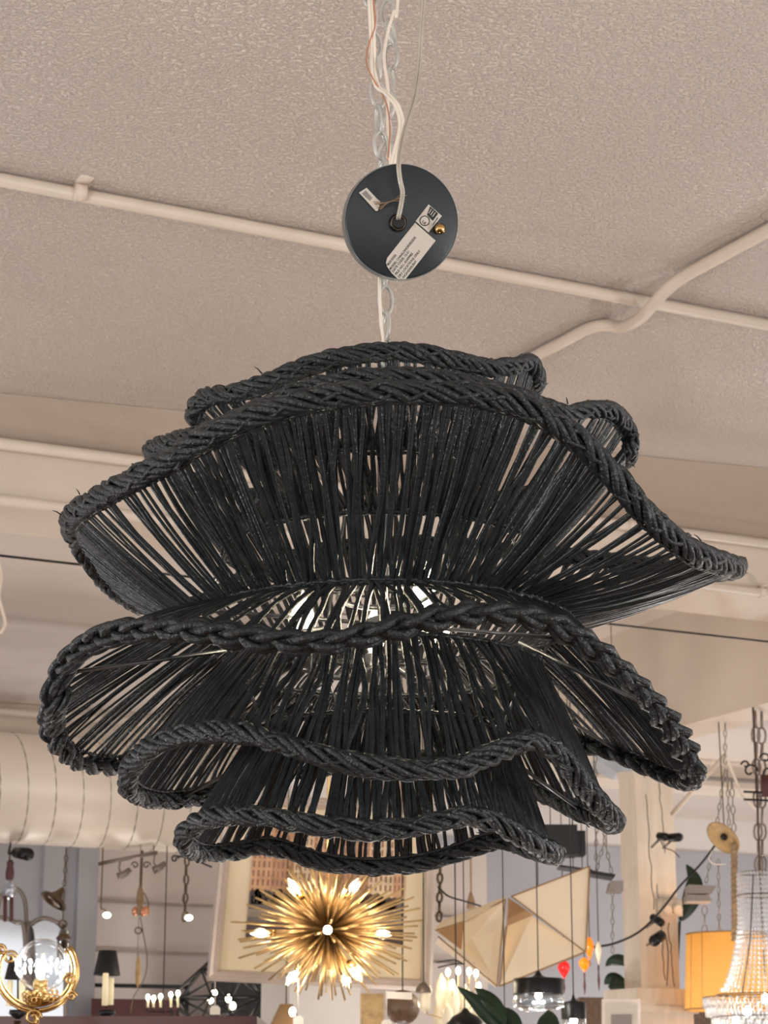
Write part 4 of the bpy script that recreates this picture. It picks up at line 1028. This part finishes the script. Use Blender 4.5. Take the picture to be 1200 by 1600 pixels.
# ---- black box shade
YO = 7.7; u = m1(885, 1312, YO)
t = thing('box_shade', 'black rectangular box shade hanging between the black lamp and the post', 'lamp shade', at(880, 1336, YO))
p = at(836, 1288, YO); q = at(903, 1335, YO)
MB().box(((p.x+q.x)/2, YO+.06, (p.z+q.z)/2), (q.x-p.x, .12, p.z-q.z)).build('box_body', M['black'], t, smooth=False)
p = at(872, 1297, YO+.14); q = at(916, 1334, YO+.14)
MB().box(((p.x+q.x)/2, YO+.20, (p.z+q.z)/2), (q.x-p.x, .1, p.z-q.z)).build('rear_box', M['black'], t, smooth=False)
for x in (860, 895): MB().tube([at(x, 1292, YO+.06), up_to_ceiling(at(x, 1292, YO+.06))], .8*u, 5).build('hanging_wire', M['blackm'], t)
# ---- leaves
def leaf(b, pts, wid, Y, dy=.0, fold=.25):
    P = spline([at(x, y, Y+dy*i) for i, (x, y) in enumerate(pts)], 6); n = len(P); vs = []; uu = m1(*pts[0], Y)
    for i, p in enumerate(P):
        t_ = (P[min(i+1, n-1)]-P[max(i-1, 0)]).normalized(); s_ = t_.cross(V((0, 1, 0))).normalized()
        w_ = wid*uu*math.sin(PI*min(.999, max(.001, (i/(n-1))**.8)))
        for o, z in ((-1, 0), (0, fold), (1, 0)): vs.append(p+s_*o*w_+V((0, z*w_, 0)))
    for q in list(vs): vs.append(q+V((0, .003, 0)))
    N = n*3; fs = []
    for i in range(n-1):
        for k in range(2):
            a = i*3+k; fs += [(a, a+1, a+4, a+3), (N+a, N+a+3, N+a+4, N+a+1)]
        fs += [(i*3, i*3+3, N+i*3+3, N+i*3), (i*3+2, N+i*3+2, N+i*3+5, i*3+5)]
    b.add(vs, fs)
def plant(label, Y, leaves, pot):
    x, y = pot; p = at(x, y, Y); t = thing('potted_plant', label, 'plant', (p.x, p.y, 0))
    for pts, w_ in leaves:
        b = MB(); leaf(b, pts, w_, Y, .02); b.build('leaf', M['leaf'], t)
        q = at(*pts[0], Y); MB().tube([q, q.lerp(V((p.x, p.y, .5)), .5)+V((0, 0, .05)), V((p.x, p.y, .4))], .006, 6).build('leaf_stalk', M['leaf'], t)
    MB().openlathe([(.12, 0), (.17, .36), (.18, .4)], (p.x, p.y, 0), 28, .01).build('pot', M['vase'], t)
    MB().lathe([(.001, .37), (.165, .37)], (p.x, p.y, 0), 24).build('soil', M['darkwood'], t)
plant('broad-leaved plant rising at the bottom edge below the linen lamp', 6.0, [([(800, 1625), (770, 1590), (745, 1566), (714, 1541)], 15), ([(790, 1600), (775, 1575), (758, 1556), (742, 1543)], 13), ([(815, 1640), (800, 1605), (790, 1585), (782, 1574)], 18), ([(852, 1640), (856, 1610), (858, 1590), (857, 1578)], 18)], (800, 1650))
plant('large glossy leaf plant standing behind the post', 9.1, [([(1062, 1440), (1080, 1405), (1085, 1375), (1072, 1350)], 15), ([(984, 1548), (966, 1538), (955, 1530), (944, 1538)], 14), ([(990, 1510), (970, 1500), (955, 1502), (946, 1510)], 9)], (1010, 1600))
# ---- coloured glass lantern drops
def drop(x, y, r_, h, m, Y, label, tassel=30):
    uu = m1(x, y, Y); t = thing('glass_drop_lantern', label, 'lantern', at(x, y+h, Y), 'coloured glass drop lanterns')
    MB().lathe([(.5*uu, -h*uu), (r_*.55*uu, -h*.6*uu), (r_*uu, -h*.1*uu), (r_*.85*uu, h*.25*uu), (r_*.3*uu, h*.6*uu)], at(x, y, Y), 16).build('glass_drop', M[m], t)
    MB().lathe([(.5*uu, -tassel*uu), (2.2*uu, -tassel*.6*uu), (1*uu, -tassel*.3*uu), (1.6*uu, -4*uu), (.6*uu, 0)], at(x, y+h, Y), 10).build('tassel', M['maroon'], t)
    MB().tube([at(x, y-h*.5, Y), up_to_ceiling(at(x, y-h*.5, Y))], .8*uu, 5).build('hanging_cord', M['blackm'], t)
drop(881, 1511, 10, 18, 'red', 8.1, 'red pointed glass lantern right below the linen lamp', 22)
drop(913, 1505, 9, 14, 'orange', 7.8, 'orange glass lantern with a tassel at the right corner of the linen lamp', 34)
drop(921, 1478, 7, 22, 'orange', 7.9, 'tall narrow orange glass lantern behind the linen lamp corner', 10)
drop(935, 1485, 5, 22, 'frost', 7.85, 'pale glass lantern between the orange lanterns and the post', 40)
# ---- spot lamps on the post and cable
def spot(x0, y0, x1, y1, r_, label, Y=8.2, cab=None):
    uu = m1(x0, y0, Y); a, c_ = at(x0, y0, Y), at(x1, y1, Y-.04); t = thing('spot_lamp', label, 'spot lamp', a, 'black spots on the timber post')
    MB().tube([a, a.lerp(c_, .1), a.lerp(c_, .85), c_], [r_*.7*uu, r_*uu, r_*1.1*uu, r_*.9*uu], 16).build('lamp_head', M['blackm'], t)
    MB().tube([a.lerp(c_, .5), a.lerp(c_, .5)+V((0, .34, 0))], 2*uu, 6).build('bracket', M['blackm'], t)
    if cab: MB().tube(path(cab, Y+.05), .9*uu, 5).build('cable', M['blackm'], t)
spot(1028, 1306, 1042, 1308, 6, 'left half of the black double spot high on the post', cab=[(1032, 1312), (1038, 1324), (1052, 1330), (1062, 1340)])
spot(1044, 1309, 1064, 1308, 6.5, 'right half of the black double spot high on the post')
spot(1018, 1432, 1035, 1443, 6, 'black spot lamp midway down the post, pointing down right')
spot(1036, 1460, 1020, 1472, 8.5, 'lowest black spot lamp on the post', cab=[(1040, 1462), (1044, 1490), (1042, 1540)])
one(MB().tube(path([(1118, 1320), (1095, 1350), (1062, 1385), (1035, 1420), (1000, 1455), (960, 1474), (925, 1480)], 8.0, 8), .004, 6), 'cable', 'blackm', 'black cable sagging across the post from the straw disc', 'cable')
one(MB().tube(path([(684, 1385), (700, 1400), (725, 1408), (752, 1416)], 6.95, 6), .003, 6), 'cable', 'blackm', 'short dark cable beside the right edge of the framed picture', 'cable')
# ---- straw disc on a rope-wrapped rod
YJ = 7.92; u = m1(1130, 1310, YJ)
t = thing('straw_disc_pendant', 'tilted woven straw disc canopy above the amber drum shade', 'pendant light', at(1130, 1330, YJ))
ax_ = V((-.62, -.45, -.62)).normalized(); qx = ax_.orthogonal().normalized(); qy = ax_.cross(qx); Mx = Matrix((qx, qy, ax_)).transposed()
c = at(1130, 1309, YJ)
prof = [(3*u, -4*u)]+[((6+3*i)*u, (-6+(i*.75)+(.9 if i % 2 else 0))*u) for i in range(9)]
MB().openlathe(prof, c, 36, .004, Mx).build('woven_disc', M['straw'], t)
MB().lathe([(.001, 2*u), (5*u, 1*u), (6*u, -3*u)], c, 16, Mx).build('socket', M['blackm'], t)
MB().tube(path([(1113, 1330), (1108, 1342), (1116, 1350), (1134, 1350)], YJ), .9*u, 5).build('loose_wire', M['whitecord'], t)
MB().tube([c-ax_*4*u, up_to_ceiling(c)], 1*u, 5).build('hanging_wire', M['oldbrass'], t)
b = MB(); P = [at(1147, 1318, YJ-.02).lerp(at(1148, 1470, YJ-.02), i/60) for i in range(61)]
b.tube(P, [5*u*(1+.18*math.sin(i*1.7)) for i in range(61)], 10)
one(b, 'wrapped_rod', 'rope', 'hemp-wrapped rod hanging down from beside the straw disc', 'rod')
# ---- trays and ropes, chains
def thinchain(x0, y0, x1, y1, Y, label, L=.03, W=.015, r=.002, m='oldbrass', ceil=False):
    pts = [at(x1, y1, Y), at((x0+x1)/2, (y0+y1)/2, Y), at(x0, y0, Y)]
    if ceil: pts.append(up_to_ceiling(at(x0, y0, Y)))
    return chain('hanging_chain', label, pts, L=L, W=W, r=r, parts=False, m=m)
thinchain(1133, 1128, 1133, 1195, 7.92, 'thin chain hanging from the beam above the white angled rods', ceil=True, m='pewter')
thinchain(1133, 1200, 1120, 1288, 7.93, 'thin chain slanting left above the straw disc', m='pewter')
thinchain(1136, 1200, 1139, 1290, 7.95, 'straight thin chain above the straw disc', m='pewter')
thinchain(1143, 1215, 1147, 1300, 7.92, 'slightly thicker chain down to the hemp-wrapped rod', m='pewter', L=.036, W=.019)
thinchain(1112, 1330, 1103, 1380, 8.42, 'thin chain holding the grey wooden bracket right of the post', m='pewter')
thinchain(1122, 1335, 1124, 1460, 8.4, 'long thin chain left of the hemp-wrapped rod', m='pewter')
thinchain(1101, 1412, 1101, 1460, 8.42, 'thin chain hanging below the grey wooden bracket', m='pewter', L=.04, W=.024)
thinchain(1180, 1115, 1186, 1364, 7.66, 'heavy dark chain at the right edge leading to the crystal chandelier', L=.066, W=.036, r=.0042, m='pewter', ceil=True)
thinchain(1190, 1130, 1191, 1364, 7.70, 'second heavy dark chain beside the one above the crystal chandelier', L=.066, W=.036, r=.0042, m='pewter', ceil=True)
thinchain(958, 1265, 932, 1360, 7.95, 'thin chain slanting left beside the black box shade', m='pewter')
thinchain(932, 1262, 931, 1345, 7.9, 'straight thin chain just right of the black box shade', m='pewter', ceil=True)
thinchain(938, 1280, 956, 1365, 7.97, 'thin chain slanting right towards the post', m='pewter')
thinchain(957, 1390, 957, 1490, 8.1, 'thin chain hanging beside the left face of the post', m='pewter')
thinchain(688, 1340, 686, 1440, 6.97, 'dark knotted chain along the right edge of the framed picture', L=.04, W=.024, r=.0045)
def bracket(pts, Y, label, m='greyboard'):
    P = [at(x, y, Y) for x, y in pts]; one(MB().slab(P, (0, .12, 0)), 'wooden_bracket', m, label, 'bracket', smooth=False)
bracket([(1076, 1382), (1120, 1384), (1112, 1396), (1076, 1396)], 8.4, 'upper grey wooden bracket floating right of the post')
bracket([(1074, 1397), (1108, 1399), (1113, 1408), (1074, 1408)], 8.4, 'lower grey wooden bracket floating right of the post')
bracket([(955, 1376), (974, 1376), (974, 1392), (951, 1392)], 8.3, 'small grey wooden bracket at the left side of the post')
bracket([(922, 1359), (962, 1366), (960, 1371), (922, 1365)], 7.9, 'dark slim bar hung above the right end of the linen lamp', 'blackm')
bracket([(874, 1351), (925, 1358), (925, 1361), (874, 1354)], 7.9, 'thin black bar left of the slim bar above the linen lamp', 'blackm')
one(MB().tube([at(1050, 1272, 8.25), at(1133, 1180, 7.95)], .009, 8), 'angled_rod', 'pipe', 'white rod slanting up to the right beside the post', 'rod')
one(MB().tube(path([(1135, 1182), (1148, 1215), (1162, 1245), (1185, 1268)], 7.9), .005, 8), 'angled_rod', 'whitecord', 'thinner white cord sloping down right from the top of the slanting rod', 'rod')
t = thing('hook_cluster', 'tangle of dark iron hooks near the right edge above the crystal chandelier', 'hooks', at(1185, 1250, 7.6)); u = m1(1185, 1220, 7.6)
for (cx, cy, r_, s) in ((1172, 1205, 12, 1), (1196, 1185, 9, -1), (1165, 1195, 7, -1), (1200, 1210, 12, 1)): MB().tube(scroll(cx, cy, r_, .9, 7.6, s), 1.6*u, 6).build('hook', M['blackm'], t)
MB().box(at(1198, 1228, 7.6), (16*u, 8*u, 34*u)).build('pulley_block', M['maroon'], t)
for y in (1237, 1249): MB().tube([at(1162, y, 7.6), at(1204, y+2, 7.6)], 1.8*u, 6).build('bar', M['blackm'], t)
# ---- amber drum shade
YM = 8.45; u = m1(1140, 1520, YM); c = at(1139, 1578, YM)
t = thing('amber_shade_lamp', 'amber yellow drum lamp shade behind the crystal chandelier', 'lamp', c)
MB().openlathe([(68*u, 0), (62*u, 116*u)], c, 56, .003).build('drum_shade', M['amber'], t)
b = MB()
for a in (-2.75, -2.35, -1.2, -.4, .5): b.tube([c+V((68.4*u*math.cos(a), 68.4*u*math.sin(a), 0)), c+V((62.4*u*math.cos(a), 62.4*u*math.sin(a), 116*u))], .5*u, 4)
b.build('seam', M['straw'], t)
for z_, r_ in ((0, 68), (116, 62)): MB().tube([c+V((r_*u*math.cos(2*PI*i/48), r_*u*math.sin(2*PI*i/48), z_*u)) for i in range(48)], 1.3*u, 5, closed=True).build('shade_rim', M['linend'], t)
MB().tube([c-V((0, 0, .4)), c+V((0, 0, 100*u))], 2.5*u, 8).build('stem', M['brass'], t)
MB().lathe([(.14, 0), (.13, .03), (.02, .06), (.015, c.z-.38)], (c.x, c.y, 0), 28).build('base', M['brass'], t)
plight(c+V((0, 0, 55*u)), 1.1, (1, .85, .65), .05, t)
# ---- crystal chandelier
YY = 7.62; u = m1(1185, 1480, YY); c = at(1188, 1364, YY)
t = thing('crystal_chandelier', 'beaded crystal chandelier at the lower right corner', 'chandelier', at(1188, 1620, YY))
prof = [(36, 0), (37, 40), (38, 80), (44, 115), (52, 145), (62, 172), (76, 188)]
def rad_at(h):
    for (r0, h0), (r1, h1) in zip(prof, prof[1:]):
        if h0 <= h <= h1: return r0+(r1-r0)*(h-h0)/(h1-h0)
    return prof[-1][0]
ga = MB()
for hh, rr_ in ((0, 35), (35, 37), (98, 41), (188, 76), (192, 96), (222, 84)):
    MB().tube([c+V((rr_*u*math.cos(2*PI*i/40), rr_*u*math.sin(2*PI*i/40), -hh*u)) for i in range(40)], 1*u, 5, closed=True).build('ring', M['oldbrass'], t)
oct_ = [(1, 0, 0), (0, 1, 0), (-1, 0, 0), (0, -1, 0), (0, 0, 1), (0, 0, -1)]
of = [(0, 1, 4), (1, 2, 4), (2, 3, 4), (3, 0, 4), (1, 0, 5), (2, 1, 5), (3, 2, 5), (0, 3, 5)]
def bead(b, p, r_, h): b.add([V((x*r_, y*r_, z*h))+p for x, y, z in oct_], of)
for k in range(44):
    a = 2*PI*k/44; b = MB(); hh = 2
    while hh < 186:
        r_ = rad_at(hh); p = c+V((r_*u*math.cos(a), r_*u*math.sin(a), -hh*u)); bead(b, p, 2.3*u, 3.6*u); hh += 7.4
    b.build('bead_strand', M['crystal'], t, smooth=False)
for tier_, (h0, r_, n_, hl) in enumerate(((192, 96, 46, 15), (222, 84, 40, 15), (250, 70, 34, 14))):
    b = MB()
    for k in range(n_):
        a = 2*PI*k/n_
        for j in (0, 1):
            p = c+V(((r_-j*3)*u*math.cos(a), (r_-j*3)*u*math.sin(a), -(h0+8+j*13)*u))
            tt = V((-math.sin(a), math.cos(a), 0))
            b.tube([p+tt*3.4*u*math.cos(w_)+V((0, 0, 7.5*u*math.sin(w_))) for w_ in [2*PI*i/10 for i in range(10)]], 1.4*u, 5, closed=True)
    b.build('crystal_fringe', M['crystal'], t)
for (x, y) in ((1168, 1580), (1196, 1560), (1215, 1585), (1150, 1596)):
    MB().ball(at(x, y, YY), 6*u, 12, (1, 1, 1.3)).build('bulb', M['bulb'], t)
plight(c-V((0, 0, 205*u)), .45, (1, .95, .85), .04, t)
plight(c-V((0, 0, 120*u)), .15, (1, .95, .85), .03, t)
MB().tube([c-V((0, 0, 180*u)), up_to_ceiling(c)], 1.6*u, 6).build('stem', M['oldbrass'], t)
MB().tube([at(1177, 1366, YY-.1), at(1172, 1470, YY-.12), at(1160, 1550, YY-.2)], 1.1*u, 5).build('frame_wire', M['oldbrass'], t)
# ---- small framed picture near the plinth
YZ = 8.35
def small_pic(x0, y0, x1, y1, label):
    t = thing('small_framed_picture', label, 'picture', at((x0+x1)/2, y1, YZ))
    MB().slab([at(x0, y0, YZ), at(x1, y0, YZ), at(x1, y1, YZ), at(x0, y1, YZ)], (0, .03, 0)).build('frame', M['silverf'], t, smooth=False)
    MB().slab([at(x0+5, y0+6, YZ-.004), at(x1-6, y0+6, YZ-.004), at(x1-6, y1-6, YZ-.004), at(x0+5, y1-6, YZ-.004)], (0, .005, 0)).build('mat_board', M['lab'], t, smooth=False)
    MB().slab([at(x0+14, y0+24, YZ-.008), at(x1-14, y0+24, YZ-.008), at(x1-14, y1-10, YZ-.008), at(x0+14, y1-10, YZ-.008)], (0, .005, 0)).build('drawing', M['greyboard'], t, smooth=False)
small_pic(941, 1561, 1001, 1640, 'small silver framed drawing at the foot of the post')
p = at(905, 1558, 10.3); q = at(1110, 1560, 10.3)
one(MB().slab([p, q, V((q.x, q.y, 0)), V((p.x, p.y, 0))], (0, .4, 0)), 'brown_cupboard', 'vase', 'brown cupboard standing behind the post', 'cupboard', smooth=False)
# ---- plastic wrapped strip light under the beam
t = thing('strip_light', 'plastic-wrapped strip light hanging left of the top of the post', 'light', at(990, 1195, 8.0)); u = m1(990, 1180, 8.0)
MB().slab([at(925, 1160, 8.0), at(1050, 1190, 8.0), at(1046, 1202, 8.0), at(965, 1206, 8.0), at(935, 1190, 8.0)], (0, .2, 0)).build('plastic_wrap', M['glassw'], t, smooth=False)
MB().tube([at(935, 1170, 8.1), at(1035, 1196, 8.1)], 4*u, 8).build('tube', M['frost'], t)
MB().tube([at(960, 1175, 8.1), up_to_ceiling(at(960, 1175, 8.1))], .8*u, 5).build('hanger', M['pewter'], t)
# brown tassel bulb near the picture
t = thing('rope_pendant', 'small brown rope-bound pendant above the left wing of the linen lamp', 'pendant light', at(736, 1422, 8.2)); u = m1(736, 1400, 8.2)
MB().lathe([(2*u, 0), (7*u, 3*u), (6*u, 14*u), (3*u, 24*u), (1.5*u, 28*u)], at(736, 1422, 8.2), 12).build('bound_socket', M['rope'], t)
MB().tube([at(736, 1396, 8.2), up_to_ceiling(at(736, 1390, 8.2))], 1.6*u, 6).build('rope', M['rope'], t)
# ================================================================ CAMERA, LIGHT, WORLD
cam = bpy.data.cameras.new('camera'); co = bpy.data.objects.new('camera', cam); COL.objects.link(co)
cam.sensor_fit = 'VERTICAL'; cam.sensor_height = 36; cam.sensor_width = 27; cam.lens = F/1600*36
cam.clip_start = .05; cam.clip_end = 200
co.location = CAM; co.rotation_euler = (PI/2+PITCH, 0, 0); SC.camera = co
cam.dof.use_dof = True; cam.dof.focus_distance = 2.45; cam.dof.aperture_fstop = 22
w = bpy.data.worlds.new('world'); SC.world = w; w.use_nodes = True
bg = w.node_tree.nodes['Background']; bg.inputs[0].default_value = (1.0, .965, .94, 1); bg.inputs[1].default_value = WORLD
for (x, y, z, e, c, r) in LIGHTS:
    plight(V((x, y, z)), e, c, r, name='fill_light')  # unseen point lights added as room fill, no fixtures behind them
SC.view_settings.view_transform = 'Standard'; SC.view_settings.look = 'None'
SC.view_settings.exposure = EXPO; SC.view_settings.gamma = 1; SC.view_settings.use_curve_mapping = False
